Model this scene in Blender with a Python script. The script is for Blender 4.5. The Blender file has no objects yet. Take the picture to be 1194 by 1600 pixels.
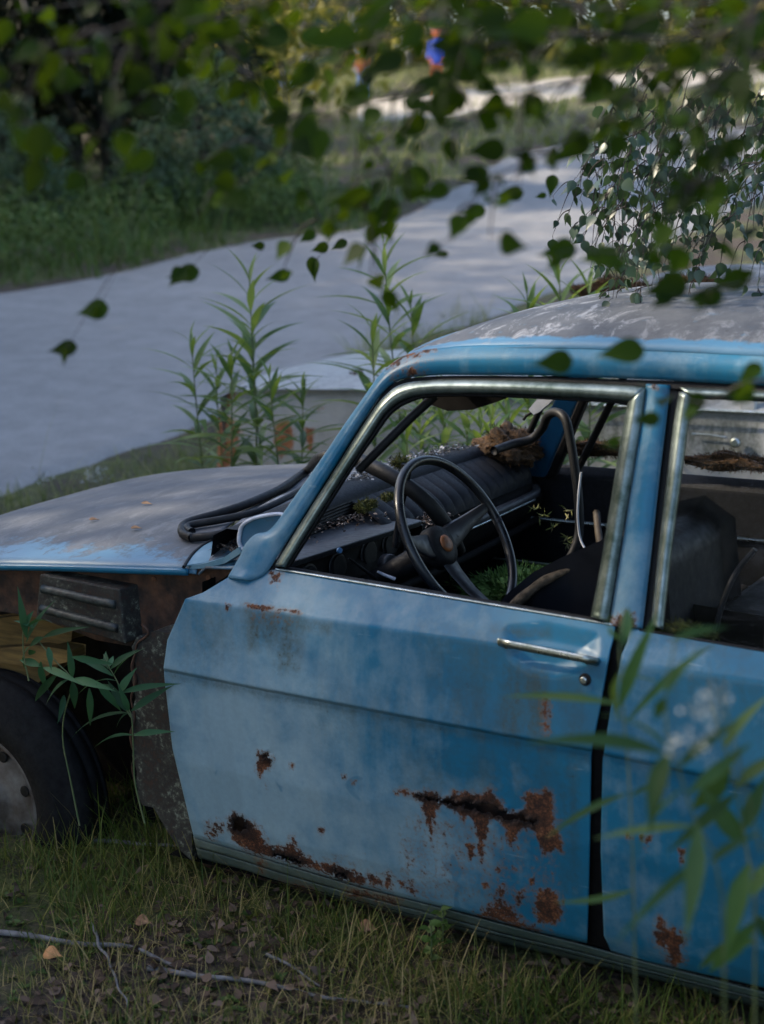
import bpy, math, random
import numpy as np
from mathutils import Vector, Matrix
rng = np.random.default_rng(7); random.seed(7)
SC = bpy.context.scene
COL = SC.collection
# ------------------------------------------------------------------ camera
CAM = np.array([2.295, -2.738, 1.803]); YAW, PIT, ROL = np.radians([31.76, 12.44, -1.81]); FP = 2542.2
FW = np.array([-np.sin(YAW)*np.cos(PIT), np.cos(YAW)*np.cos(PIT), -np.sin(PIT)])
_r = np.array([np.cos(YAW), np.sin(YAW), 0.0]); _u = np.cross(_r, FW)
RT = np.cos(ROL)*_r+np.sin(ROL)*_u; UP = -np.sin(ROL)*_r+np.cos(ROL)*_u
cd = bpy.data.cameras.new('camera'); cam = bpy.data.objects.new('camera', cd); COL.objects.link(cam)
M = Matrix([[RT[i], UP[i], -FW[i], CAM[i]] for i in range(3)]+[[0, 0, 0, 1]])
cam.matrix_world = M
cd.sensor_fit = 'VERTICAL'; cd.sensor_height = 70; cd.sensor_width = 56; cd.lens = FP/1600*70
cd.clip_start = 0.05; cd.clip_end = 600
cd.dof.use_dof = True; cd.dof.focus_distance = 3.95; cd.dof.aperture_fstop = cd.lens/20.0; cd.dof.aperture_blades = 7
SC.camera = cam
# ------------------------------------------------------------------ world, sun, exposure
SUN_EL, SUN_AZ = math.radians(36), math.radians(200)      # azimuth of the direction TOWARDS the sun, measured from +x to +y
w = bpy.data.worlds.new('World'); SC.world = w; w.use_nodes = True
nt = w.node_tree; bg = nt.nodes['Background']; sky = nt.nodes.new('ShaderNodeTexSky')
sky.sky_type = 'NISHITA'; sky.sun_disc = False; sky.sun_elevation = SUN_EL; sky.sun_rotation = math.pi/2-SUN_AZ
sky.air_density = 1.0; sky.dust_density = 2.2; sky.ozone_density = 1.0
nt.links.new(sky.outputs[0], bg.inputs[0]); bg.inputs[1].default_value = 0.13
sd = bpy.data.lights.new('sun', 'SUN'); sun = bpy.data.objects.new('sun', sd); COL.objects.link(sun)
sd.energy = 2.2; sd.angle = math.radians(0.5); sd.color = (1, .87, .68)
SUNV = np.array([math.cos(SUN_EL)*math.cos(SUN_AZ), math.cos(SUN_EL)*math.sin(SUN_AZ), math.sin(SUN_EL)])
sun.rotation_euler = Vector(SUNV).to_track_quat('Z', 'Y').to_euler()
SC.view_settings.view_transform = 'Standard'; SC.view_settings.look = 'None'
SC.view_settings.exposure = 1.85; SC.view_settings.gamma = 1
SC.render.film_transparent = False
try:
    SC.cycles.use_denoising = True; SC.cycles.max_bounces = 8; SC.cycles.transparent_max_bounces = 12
except Exception: pass

# ------------------------------------------------------------------ helpers: points
def D(px, py): return FW+(px-597)/FP*RT-(py-800)/FP*UP
def aty(px, py, y):
    d = D(px, py); return CAM+d*(y-CAM[1])/d[1]
def atz(px, py, z):
    d = D(px, py); return CAM+d*(z-CAM[2])/d[2]
def atd(px, py, dep): return CAM+D(px, py)*dep
def proj(P):
    P = np.atleast_2d(P); d = P-CAM; z = d@FW
    return np.stack([597+FP*(d@RT)/z, 800-FP*(d@UP)/z], 1)
FH = np.array([-0.5263, 0.8503])
def H(x, y):
    s = (np.asarray(x)-CAM[0])*FH[0]+(np.asarray(y)-CAM[1])*FH[1]
    t = s-8.0
    ramp = np.where(t < -2, 0, np.where(t > 2, t, (t+2)**2/8))
    near = np.exp(-np.clip(s-1, 0, 9)**2/14)
    return .10+.085*ramp+near*(.018*np.sin(3.1*np.asarray(x)+1)+.015*np.sin(4.3*np.asarray(y)+.6*np.asarray(x)))
def ground(px, py):
    d = D(px, py); t = 1.0
    for _ in range(4000):
        P = CAM+d*t
        g = P[2]-H(P[0], P[1])
        if g < 0.002: break
        t += max(g*.8, .004)
        if t > 160: break
    return CAM+d*t
SZ = [-.2, .12, .17, .22, .30, .45, .60, .66, .84, .915, 1.36, 1.6]
SY = [.14, .12, .085, .06, .035, .010, .002, 0., .018, .075, .245, .33]
def Sy(z): return np.interp(z, SZ, SY)
def side(px, py, off=0.0):
    d = D(px, py); y = .05
    for _ in range(25):
        t = (y-CAM[1])/d[1]; P = CAM+d*t; y = .5*y+.5*(Sy(P[2])+off)
    return CAM+d*(y-CAM[1])/d[1]
# ------------------------------------------------------------------ helpers: objects
def setm(o, mat, parent):
    if mat is not None: o.data.materials.append(mat)
    COL.objects.link(o)
    if parent is not None:
        o.parent = parent
        if parent.type == 'EMPTY': o.matrix_parent_inverse = Matrix.Translation(-Vector(parent.location))
    return o
def npmesh(name, V, F, mat, parent=None, attr=None, smooth=True, cattr=None):
    V = np.asarray(V, dtype=np.float32).reshape(-1, 3); F = np.asarray(F, dtype=np.int32)
    me = bpy.data.meshes.new(name); k = F.shape[1]
    me.vertices.add(len(V)); me.vertices.foreach_set('co', V.ravel())
    me.loops.add(F.size); me.loops.foreach_set('vertex_index', F.ravel())
    me.polygons.add(len(F)); me.polygons.foreach_set('loop_start', np.arange(0, F.size, k, dtype=np.int32))
    try: me.polygons.foreach_set('loop_total', np.full(len(F), k, dtype=np.int32))
    except Exception: pass
    me.polygons.foreach_set('use_smooth', np.full(len(F), smooth))
    if attr is not None:
        a = me.attributes.new('rnd', 'FLOAT', 'POINT'); a.data.foreach_set('value', np.asarray(attr, dtype=np.float32))
    if cattr is not None:
        a = me.attributes.new('mask', 'FLOAT_COLOR', 'POINT'); a.data.foreach_set('color', np.asarray(cattr, dtype=np.float32).ravel())
    me.update(calc_edges=True); me.validate()
    o = bpy.data.objects.new(name, me)
    return setm(o, mat, parent)
def pymesh(name, V, F, mat, parent=None, smooth=False):
    me = bpy.data.meshes.new(name); me.from_pydata([tuple(map(float, v)) for v in V], [], F); me.update()
    for p in me.polygons: p.use_smooth = smooth
    return setm(bpy.data.objects.new(name, me), mat, parent)
def thing(name, label, cat, loc=(0, 0, 0), group=None):
    o = bpy.data.objects.new(name, None); COL.objects.link(o); o.location = [float(v) for v in loc]
    o.empty_display_size = .1
    o['label'] = label; o['category'] = cat
    if group: o['group'] = group
    return o
def tag(o, label, cat, group=None):
    o['label'] = label; o['category'] = cat
    if group: o['group'] = group
    return o
def struct(o): o['kind'] = 'structure'; return o
def stuff(o): o['kind'] = 'stuff'; return o
def solid(o, t, off=0):
    m = o.modifiers.new('s', 'SOLIDIFY'); m.thickness = t; m.offset = off; return o
def bevel(o, w, seg=2):
    m = o.modifiers.new('b', 'BEVEL'); m.width = w; m.segments = seg; m.limit_method = 'ANGLE'; return o
def resample(P, n, smooth=False):
    P = np.asarray(P, float)
    if smooth and len(P) > 2:
        Q = []
        for i in range(len(P)-1):
            p0 = P[max(i-1, 0)]; p1 = P[i]; p2 = P[i+1]; p3 = P[min(i+2, len(P)-1)]
            for t in np.linspace(0, 1, 12, endpoint=False):
                Q.append(.5*((2*p1)+(-p0+p2)*t+(2*p0-5*p1+4*p2-p3)*t*t+(-p0+3*p1-3*p2+p3)*t**3))
        Q.append(P[-1]); P = np.array(Q)
    L = np.concatenate([[0], np.cumsum(np.linalg.norm(np.diff(P, axis=0), axis=1))])
    t = np.linspace(0, L[-1], n)
    return np.stack([np.interp(t, L, P[:, k]) for k in range(P.shape[1])], 1)
def gridfaces(nu, nv, base=0):
    i, j = np.meshgrid(np.arange(nu-1), np.arange(nv-1), indexing='ij')
    a = (i*nv+j).ravel()+base
    return np.stack([a, a+nv, a+nv+1, a+1], 1)
def tube_arrays(P, r, k=8, flat=1.0, updir=None, cap=True):
    P = np.asarray(P, float); n = len(P); r = np.broadcast_to(np.asarray(r, float), (n,))
    T = np.gradient(P, axis=0); T /= np.linalg.norm(T, axis=1)[:, None]+1e-12
    ref = np.array([0, 0, 1.]) if updir is None else np.asarray(updir, float)
    if abs(T[0]@ref) > .95: ref = np.array([1., 0, 0])
    V = []
    N = np.cross(T[0], ref); N /= np.linalg.norm(N)
    for i in range(n):
        N = N-T[i]*(N@T[i]); N /= np.linalg.norm(N)+1e-12
        B = np.cross(T[i], N)
        for a in np.arange(k)*2*np.pi/k:
            V.append(P[i]+r[i]*(math.cos(a)*N+flat*math.sin(a)*B))
    V = np.array(V); F = []
    for i in range(n-1):
        for j in range(k):
            F.append((i*k+j, i*k+(j+1) % k, (i+1)*k+(j+1) % k, (i+1)*k+j))
    if cap and k % 2 == 0:
        for b in (0, (n-1)*k):
            for j in range(1, k//2):
                F.append((b+j-1 if j > 1 else b, b+j, b+k-j, b+(k-j+1) % k))
    return V, np.array(F)
def tube(name, P, r, mat, parent=None, k=8, n=None, flat=1.0, updir=None, smooth=True, sm=True):
    P = np.asarray(P, float)
    if n: 
        rr = np.interp(np.linspace(0, 1, n), np.linspace(0, 1, len(np.atleast_1d(r))), np.atleast_1d(r)) if np.ndim(r) else r
        P = resample(P, n, sm); r = rr
    V, F = tube_arrays(P, r, k, flat, updir)
    return npmesh(name, V, F, mat, parent, smooth=smooth)
def merge(parts):
    Vs, Fs, As, b = [], [], [], 0
    for p in parts:
        Vs.append(p[0]); Fs.append(p[1]+b); b += len(p[0])
        As.append(p[2] if len(p) > 2 else np.full(len(p[0]), rng.random()))
    return np.concatenate(Vs), np.concatenate(Fs), np.concatenate(As)
def sdf(P, poly):
    """signed distance in pixels: + inside"""
    poly = np.asarray(poly, float); n = len(poly); d = np.full(len(P), 1e9); ins = np.zeros(len(P), bool)
    for i in range(n):
        a, b = poly[i], poly[(i+1) % n]; ab = b-a; ap = P-a
        t = np.clip((ap@ab)/(ab@ab+1e-12), 0, 1); dd = np.linalg.norm(ap-t[:, None]*ab, axis=1); d = np.minimum(d, dd)
        c = ((a[1] > P[:, 1]) != (b[1] > P[:, 1])) & (P[:, 0] < (b[0]-a[0])*(P[:, 1]-a[1])/(b[1]-a[1]+1e-12)+a[0])
        ins ^= c
    return np.where(ins, d, -d)
def pline(P, line):
    line = np.asarray(line, float); d = np.full(len(P), 1e9)
    for a, b in zip(line[:-1], line[1:]):
        ab = b-a; ap = P-a; t = np.clip((ap@ab)/(ab@ab), 0, 1); d = np.minimum(d, np.linalg.norm(ap-t[:, None]*ab, axis=1))
    return d
# ------------------------------------------------------------------ materials
class N:
    def __init__(s, name):
        s.m = bpy.data.materials.new(name); s.m.use_nodes = True; s.t = s.m.node_tree
        s.b = s.t.nodes['Principled BSDF']; s.o = s.t.nodes['Material Output']
        s.co = s.t.nodes.new('ShaderNodeTexCoord').outputs['Object']
    def new(s, k, **kw):
        n = s.t.nodes.new(k)
        for a, v in kw.items(): setattr(n, a, v)
        return n
    def link(s, a, b): s.t.links.new(a, b)
    def noise(s, scale, det=6, rough=.6, vec=None, stretch=None, dist=0):
        n = s.new('ShaderNodeTexNoise'); n.inputs['Scale'].default_value = scale; n.inputs['Detail'].default_value = det
        n.inputs['Roughness'].default_value = rough; n.inputs['Distortion'].default_value = dist
        v = vec or s.co
        if stretch:
            mp = s.new('ShaderNodeMapping'); mp.inputs['Scale'].default_value = stretch; s.link(v, mp.inputs[0]); v = mp.outputs[0]
        s.link(v, n.inputs['Vector']); return n.outputs['Fac']
    def ramp(s, fac, stops, interp='LINEAR'):
        r = s.new('ShaderNodeValToRGB'); r.color_ramp.interpolation = interp
        e = r.color_ramp.elements
        while len(e) < len(stops): e.new(.5)
        for x, (p, c) in zip(e, stops):
            x.position = p; x.color = (c, c, c, 1) if np.isscalar(c) else (*c, 1)
        s.link(fac, r.inputs[0]); return r.outputs[0]
    def mix(s, f, a, b, mode='MIX'):
        n = s.new('ShaderNodeMix', data_type='RGBA', blend_type=mode)
        for i, v in ((0, f), (6, a), (7, b)):
            if hasattr(v, 'links'): s.link(v, n.inputs[i])
            elif np.isscalar(v): n.inputs[i].default_value = v
            else: n.inputs[i].default_value = (*v, 1)
        return n.outputs[2]
    def math(s, op, a, b=0., c=0.):
        n = s.new('ShaderNodeMath', operation=op)
        for i, v in enumerate((a, b, c)):
            if hasattr(v, 'links'): s.link(v, n.inputs[i])
            else: n.inputs[i].default_value = v
        return n.outputs[0]
    def bump(s, h, strength=.3, dist=.002):
        b = s.new('ShaderNodeBump'); b.inputs['Strength'].default_value = strength; b.inputs['Distance'].default_value = dist
        s.link(h, b.inputs['Height']); s.link(b.outputs[0], s.b.inputs['Normal'])
    def set(s, **kw):
        for k, v in kw.items():
            i = s.b.inputs[k]
            if hasattr(v, 'links'): s.link(v, i)
            elif np.isscalar(v): i.default_value = v
            else: i.default_value = (*v, 1)
        return s.m
def simple(name, c1, c2, scale=20, rough=.6, metal=0, bump=.3, det=6, spec=.5, bd=.002, stretch=None):
    n = N(name); f = n.noise(scale, det, stretch=stretch)
    n.bump(f, bump, bd)
    n.set(**{'Base Color': n.ramp(f, [(.35, c1), (.68, c2)]), 'Roughness': n.ramp(n.noise(scale*2.3), [(.3, max(rough-.12, .05)), (.7, min(rough+.12, 1))]), 'Metallic': metal, 'Specular IOR Level': spec})
    return n.m
def paint_mat(name, blue, chalk, rustc=((.007, .004, .004), (.036, .013, .007), (.11, .038, .015), (.26, .11, .048))):
    n = N(name)
    a = n.new('ShaderNodeAttribute', attribute_name='mask'); sp = n.new('ShaderNodeSeparateColor'); n.link(a.outputs['Color'], sp.inputs[0])
    R, G, B = sp.outputs
    big = n.noise(3.2, 5, .62, dist=.5); mid = n.noise(14, 8, .65); fine = n.noise(90, 6, .7); vf = n.noise(260, 4, .7)
    streak = n.noise(9, 6, .6, stretch=(3.2, 3.2, .35))
    # chalk: oxidised paint in soft clouds
    g1 = n.math('ADD', G, n.math('MULTIPLY', n.math('SUBTRACT', big, .5), .9))
    g1 = n.math('ADD', g1, n.math('MULTIPLY', n.math('SUBTRACT', mid, .5), 1.1))
    g1 = n.math('ADD', g1, n.math('MULTIPLY', n.math('SUBTRACT', streak, .5), .7))
    chf = n.ramp(g1, [(.14, 0.), (.9, 1.)])
    scr = n.ramp(n.noise(30, 3, .5, stretch=(.18, 1, 2.4), dist=.4), [(.70, 0.), (.72, 1.)])
    chf = n.math('MAXIMUM', chf, n.math('MULTIPLY', scr, .5))
    col = n.mix(chf, blue, chalk)
    # deeper patches with fairly clean edges where the oxide is rubbed off
    pt = n.noise(6.5, 3, .45, dist=1.2); ptm = n.ramp(pt, [(.66, 0.), (.69, 1.)])
    col = n.mix(n.math('MULTIPLY', ptm, .55), col, [min(1, c*1.0) for c in blue])
    # grime: black-green speckle and streaks
    gr = n.math('MULTIPLY', n.ramp(n.math('ADD', n.math('MULTIPLY', streak, .6), n.math('MULTIPLY', fine, .5)), [(.38, 0.), (.66, 1.)]), n.math('ADD', B, .20))
    col = n.mix(n.math('MINIMUM', gr, .82), col, (.045, .055, .04))
    sp2 = n.ramp(n.math('ADD', fine, n.math('MULTIPLY', B, .10)), [(.70, 0.), (.735, 1.)])
    col = n.mix(n.math('MULTIPLY', sp2, .7), col, (.03, .032, .028))
    # rust
    run = n.noise(60, 6, .7, stretch=(2.2, 2.2, .28)); AL = a.outputs['Alpha']
    rn = n.math('ADD', R, n.math('MULTIPLY', n.math('SUBTRACT', fine, .5), 1.5)); rn = n.math('ADD', rn, n.math('MULTIPLY', n.math('SUBTRACT', n.noise(32, 8, .7), .5), 1.0))
    rn = n.math('ADD', rn, n.math('MULTIPLY', n.math('SUBTRACT', run, .5), .6))
    rn = n.math('MULTIPLY', rn, n.ramp(R, [(.02, 0.), (.14, 1.)]))
    halo = n.ramp(rn, [(.18, 0.), (.50, 1.)]); core = n.ramp(rn, [(.42, 0.), (.56, 1.)])
    col = n.mix(n.math('MULTIPLY', halo, .5), col, (.20, .105, .05))
    rc = n.ramp(n.math('ADD', n.math('MULTIPLY', vf, .45), n.math('MULTIPLY', n.noise(38, 8, .75), .55)), [(.38, rustc[0]), (.47, rustc[1]), (.54, rustc[2]), (.63, rustc[3])])
    rc = n.mix(n.math('MULTIPLY', n.math('SUBTRACT', 1., n.math('MULTIPLY', AL, n.math('ADD', vf, .5))), .9), rc, (.010, .006, .005))
    col = n.mix(core, col, rc)
    rb = n.math('MULTIPLY', core, n.math('ADD', vf, .6))
    h = n.math('ADD', n.math('MULTIPLY', rb, 1.1), n.math('ADD', n.math('MULTIPLY', mid, .30), n.math('MULTIPLY', fine, .12)))
    n.bump(h, .35, .002)
    ro = n.math('ADD', n.math('MULTIPLY', chf, .22), n.math('MULTIPLY', core, .45))
    ro = n.math('ADD', n.math('ADD', ro, .36), n.math('MULTIPLY', n.math('SUBTRACT', fine, .5), .25))
    n.set(**{'Base Color': col, 'Roughness': ro, 'Specular IOR Level': .4})
    return n.m
BLUE = (.007, .125, .230); CHALK = (.225, .335, .40)
m_paint = paint_mat('faded_blue_paint', BLUE, CHALK)
m_sill = paint_mat('muddy_sill_paint', (.04, .07, .065), (.14, .175, .155))
m_paint2 = simple('chalky_blue_paint', (.08, .18, .24), (.17, .27, .32), 14, .6, bump=.1)
m_white = paint_mat('dirty_white_paint', (.26, .27, .27), (.40, .41, .41), ((.08, .03, .012), (.20, .075, .03), (.34, .15, .07), (.45, .24, .13)))
def film_mat(name, c_a, c_b, under):
    """horizontal panels: weathered grey lichen film (mask G) over blue paint"""
    n = N(name)
    a = n.new('ShaderNodeAttribute', attribute_name='mask'); sp = n.new('ShaderNodeSeparateColor'); n.link(a.outputs['Color'], sp.inputs[0])
    R, G, B = sp.outputs
    st = n.noise(7, 9, .68, stretch=(1.6, .5, 1)); mid = n.noise(22, 8, .7); fine = n.noise(110, 6, .7)
    film = n.ramp(n.math('ADD', G, n.math('MULTIPLY', n.math('SUBTRACT', mid, .5), 1.8)), [(.28, 0.), (.58, 1.)])
    fc = n.ramp(n.math('ADD', n.math('MULTIPLY', st, .6), n.math('MULTIPLY', mid, .4)), [(.34, c_a), (.62, c_b)])
    spots = n.ramp(n.noise(11, 10, .8, dist=.8, stretch=(1.6, .7, 1)), [(.52, 0.), (.60, 1.)])
    fc = n.mix(n.math('MULTIPLY', spots, B), fc, (.26, .27, .29))
    dk = n.ramp(n.noise(60, 5, .6), [(.66, 0.), (.70, 1.)]); fc = n.mix(n.math('MULTIPLY', dk, .6), fc, (.03, .03, .028))
    col = n.mix(film, under, fc)
    rn = n.math('ADD', R, n.math('MULTIPLY', n.math('SUBTRACT', fine, .5), .8))
    col = n.mix(n.ramp(rn, [(.44, 0.), (.52, 1.)]), col, (.09, .035, .018))
    n.bump(n.math('ADD', mid, n.math('MULTIPLY', fine, .5)), .4, .002)
    n.set(**{'Base Color': col, 'Roughness': n.math('ADD', n.math('MULTIPLY', film, .25), .42)})
    return n.m
m_hood = film_mat('weathered_hood', (.045, .049, .057), (.095, .098, .108), (.05, .14, .22))
m_roof = film_mat('weathered_roof', (.030, .034, .042), (.085, .09, .10), (.05, .15, .25))
m_chrome = N('dull_chrome'); 
_f = m_chrome.noise(35, 7, .7); _g = m_chrome.noise(6, 5, .6, stretch=(1, 1, .3))
m_chrome = m_chrome.set(**{'Base Color': m_chrome.ramp(_f, [(.35, (.20, .23, .20)), (.62, (.52, .56, .56))]), 'Metallic': 1., 'Roughness': m_chrome.ramp(_f, [(.3, .42), (.7, .2)])})
m_frame = N('tarnished_window_frame')
_f = m_frame.noise(30, 7, .7); _g = m_frame.noise(5, 5, .6)
m_frame = m_frame.set(**{'Base Color': m_frame.ramp(n_ := m_frame.math('ADD', m_frame.math('MULTIPLY', _f, .5), m_frame.math('MULTIPLY', _g, .5)), [(.36, (.07, .10, .08)), (.6, (.30, .35, .34))]), 'Metallic': .85, 'Roughness': .36})
m_black = simple('black_rubber', (.003, .003, .004), (.008, .008, .009), 60, .6, bump=.15, spec=.25)
m_rubber = simple('seal_rubber', (.003, .0035, .005), (.007, .008, .010), 25, .6, bump=.12, spec=.3)
m_tyre = simple('tyre_rubber', (.003, .003, .004), (.008, .009, .010), 40, .85, bump=.4, spec=.2)
m_dark = simple('dark_interior', (.003, .003, .003), (.008, .007, .007), 20, .85, spec=.15)
m_vinyl = simple('black_vinyl', (.003, .004, .006), (.008, .009, .013), 70, .65, bump=.25, spec=.22)
m_dashtop = simple('faded_dash_metal', (.02, .022, .027), (.04, .043, .05), 24, .55, bump=.1)
m_wheelrim = simple('steering_rim_plastic', (.006, .007, .010), (.012, .014, .018), 15, .34, bump=.05, spec=.45)
m_spoke = simple('spoke_metal', (.012, .013, .016), (.03, .03, .034), 30, .5, metal=.1, bump=.1)
m_rust = simple('rusty_metal', (.012, .008, .007), (.095, .042, .022), 22, .85, bump=.8, det=10, bd=.004)
m_rustlight = simple('flaking_rust', (.06, .022, .012), (.24, .11, .055), 34, .9, bump=1, det=10, bd=.004)
def lichen_mat():
    n = N('lichened_black_metal'); f = n.noise(60, 8, .75); g = n.noise(12, 5, .6)
    k = n.math('ADD', n.math('MULTIPLY', f, .65), n.math('MULTIPLY', g, .35))
    c = n.ramp(k, [(.40, (.035, .015, .009)), (.47, (.010, .010, .010)), (.55, (.035, .034, .028)), (.60, (.14, .155, .12)), (.7, (.23, .25, .21))])
    n.bump(f, .7, .003); return n.set(**{'Base Color': c, 'Roughness': .7})
m_lichen = lichen_mat(); m_lichen2 = simple('lichened_black_paint', (.004, .005, .007), (.05, .06, .055), 55, .55, bump=.5, det=8)
m_wood = simple('weathered_tan_wood', (.07, .042, .010), (.18, .11, .03), 8, .8, bump=.5, stretch=(1, 1, 9))
m_moss_b = simple('brown_moss', (.014, .007, .002), (.085, .040, .011), 90, 1, bump=1.0, bd=.01)
m_moss_g = simple('green_moss', (.025, .032, .005), (.12, .12, .018), 90, 1, bump=1.0, bd=.01)
m_orange = simple('faded_orange_badge', (.10, .03, .008), (.35, .12, .03), 60, .5)
m_bluebit = simple('blue_plastic', (.03, .10, .22), (.05, .16, .32), 20, .4)
m_cream = simple('sun_visor_vinyl', (.42, .44, .50), (.58, .60, .66), 30, .55)
m_bluein = paint_mat('blue_inner_metal', (.010, .09, .20), (.05, .15, .26))
m_seatleather = simple('seat_leather', (.003, .004, .007), (.007, .008, .012), 20, .6, spec=.2, bump=.2)
m_torn = simple('torn_seat_padding', (.03, .02, .012), (.13, .095, .06), 60, .95, bump=1, bd=.006)
def glass_mat():
    n = N('dusty_glass'); t = n.new('ShaderNodeBsdfTransparent'); g = n.new('ShaderNodeBsdfGlossy'); g.inputs['Roughness'].default_value = .06
    d = n.new('ShaderNodeBsdfDiffuse'); d.inputs['Color'].default_value = (.13, .14, .13, 1)
    a = n.new('ShaderNodeMixShader'); b = n.new('ShaderNodeMixShader')
    n.link(n.ramp(n.noise(5, 8, .7, dist=1.5), [(.48, .01), (.78, .10)]), a.inputs[0]); n.link(t.outputs[0], a.inputs[1]); n.link(d.outputs[0], a.inputs[2])
    fr = n.new('ShaderNodeFresnel'); fr.inputs[0].default_value = 1.3
    n.link(fr.outputs[0], b.inputs[0]); n.link(a.outputs[0], b.inputs[1]); n.link(g.outputs[0], b.inputs[2]); n.link(b.outputs[0], n.o.inputs[0])
    return n.m
m_glass = glass_mat()
def leaf_mat(name, stops, transl=.35, rough=.5, tcol=(.10, .16, .02), spec=.25):
    n = N(name); a = n.new('ShaderNodeAttribute', attribute_name='rnd').outputs['Fac']
    c = n.ramp(a, stops); f = n.noise(40, 4); c = n.mix(n.math('MULTIPLY', f, .35), c, [v*.6 for v in stops[0][1]])
    n.set(**{'Base Color': c, 'Roughness': rough, 'Specular IOR Level': spec})
    tr = n.new('ShaderNodeBsdfTranslucent'); n.link(n.mix(.5, c, tcol), tr.inputs[0])
    mx = n.new('ShaderNodeMixShader'); mx.inputs[0].default_value = transl
    n.link(n.b.outputs[0], mx.inputs[1]); n.link(tr.outputs[0], mx.inputs[2]); n.link(mx.outputs[0], n.o.inputs[0])
    return n.m
m_birch = leaf_mat('birch_leaf', [(0, (.005, .015, .001)), (.6, (.013, .036, .002)), (1, (.045, .085, .006))], .3, .6, (.12, .19, .006), .10)
m_birch2 = leaf_mat('birch_leaf_bluish', [(0, (.008, .024, .008)), (.55, (.022, .055, .022)), (1, (.075, .12, .09))], .22, .38, (.08, .14, .03), .5)
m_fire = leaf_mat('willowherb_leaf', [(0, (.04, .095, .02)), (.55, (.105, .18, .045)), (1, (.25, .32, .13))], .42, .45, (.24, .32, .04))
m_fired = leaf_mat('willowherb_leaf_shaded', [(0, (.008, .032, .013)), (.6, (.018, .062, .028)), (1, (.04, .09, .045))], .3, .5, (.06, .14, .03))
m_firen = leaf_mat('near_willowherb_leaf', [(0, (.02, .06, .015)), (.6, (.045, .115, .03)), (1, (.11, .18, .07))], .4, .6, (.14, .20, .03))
m_fireg = leaf_mat('willowherb_leaf_wing_shade', [(0, (.012, .045, .018)), (.6, (.03, .10, .04)), (1, (.07, .16, .07))], .3, .6, (.08, .16, .03))  # darker copy of the leaf, shade under the wing put into its colour
m_grass = leaf_mat('grass_blades', [(0, (.025, .055, .008)), (.5, (.085, .125, .018)), (.75, (.20, .18, .045)), (1, (.46, .34, .15))], .3, .6)
m_verge = leaf_mat('verge_grass', [(0, (.10, .13, .04)), (.5, (.26, .27, .10)), (1, (.55, .47, .26))], .35, .6)
m_conif = leaf_mat('spruce_needles', [(0, (.003, .006, .003)), (.7, (.008, .016, .005)), (1, (.02, .032, .01))], .1, .6)
m_bush = leaf_mat('willow_bush_leaf', [(0, (.035, .07, .035)), (.6, (.08, .13, .075)), (1, (.15, .20, .14))], .3, .6)
m_far = leaf_mat('far_foliage', [(0, (.04, .055, .008)), (.5, (.18, .18, .025)), (1, (.48, .38, .07))], .35, .6, (.2, .22, .03))  # bright warm yellow, sunlight on the far trees put into the leaf colour
m_weed = leaf_mat('weed_leaf', [(0, (.04, .075, .018)), (.6, (.09, .15, .035)), (1, (.19, .23, .09))], .3, .6)
m_bark = simple('dark_bark', (.012, .010, .008), (.04, .034, .028), 9, .9, bump=1, bd=.02, stretch=(1, 1, .3))
m_bbark = simple('birch_bark', (.10, .10, .10), (.5, .5, .48), 5, .8, bump=.6, stretch=(.4, .4, 2))
m_twig = simple('thin_twig', (.012, .008, .008), (.03, .02, .018), 40, .7)
m_stick = simple('grey_dead_branch', (.06, .055, .055), (.20, .19, .19), 30, .85, bump=.6)
m_stem = simple('plant_stem', (.05, .09, .03), (.12, .13, .05), 30, .6)
m_dead = simple('dead_leaf', (.12, .06, .03), (.34, .19, .09), 40, .8)
m_litter = leaf_mat('leaf_litter', [(0, (.03, .02, .014)), (.5, (.09, .055, .035)), (1, (.22, .15, .11))], .1, .8, (.1, .05, .02))
m_flower_glare = simple('white_flowers_and_glare', (.28, .30, .28), (.42, .44, .42), 50, .7)
def ground_mat():
    n = N('mossy_ground'); a = n.noise(1.4, 6, .6); b = n.noise(9, 8, .7); c = n.noise(60, 6, .7)
    base = n.ramp(b, [(.3, (.022, .020, .009)), (.45, (.055, .065, .013)), (.6, (.12, .13, .03)), (.75, (.22, .18, .08))])
    lit = n.ramp(c, [(.4, (.02, .014, .010)), (.62, (.10, .068, .045))])
    col = n.mix(n.ramp(a, [(.42, 0.), (.58, 1.)]), base, lit)
    n.bump(n.math('ADD', b, c), 1, .02); return n.set(**{'Base Color': col, 'Roughness': .95})
m_ground = ground_mat()
def road_mat(name, c1, c2):
    n = N(name); a = n.noise(.5, 6, .6, stretch=(1, 3, 1)); b = n.noise(5, 8, .65); c = n.noise(70, 4, .6)
    k = n.math('ADD', n.math('MULTIPLY', a, .25), n.math('ADD', n.math('MULTIPLY', b, .40), n.math('MULTIPLY', c, .35)))
    n.bump(c, .35, .004); return n.set(**{'Base Color': n.ramp(k, [(.38, c1), (.62, c2)]), 'Roughness': .9})
m_road = road_mat('gravel_road', (.155, .15, .148), (.245, .24, .235))
m_road2 = road_mat('sandy_track', (.26, .23, .19), (.40, .36, .30))
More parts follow.
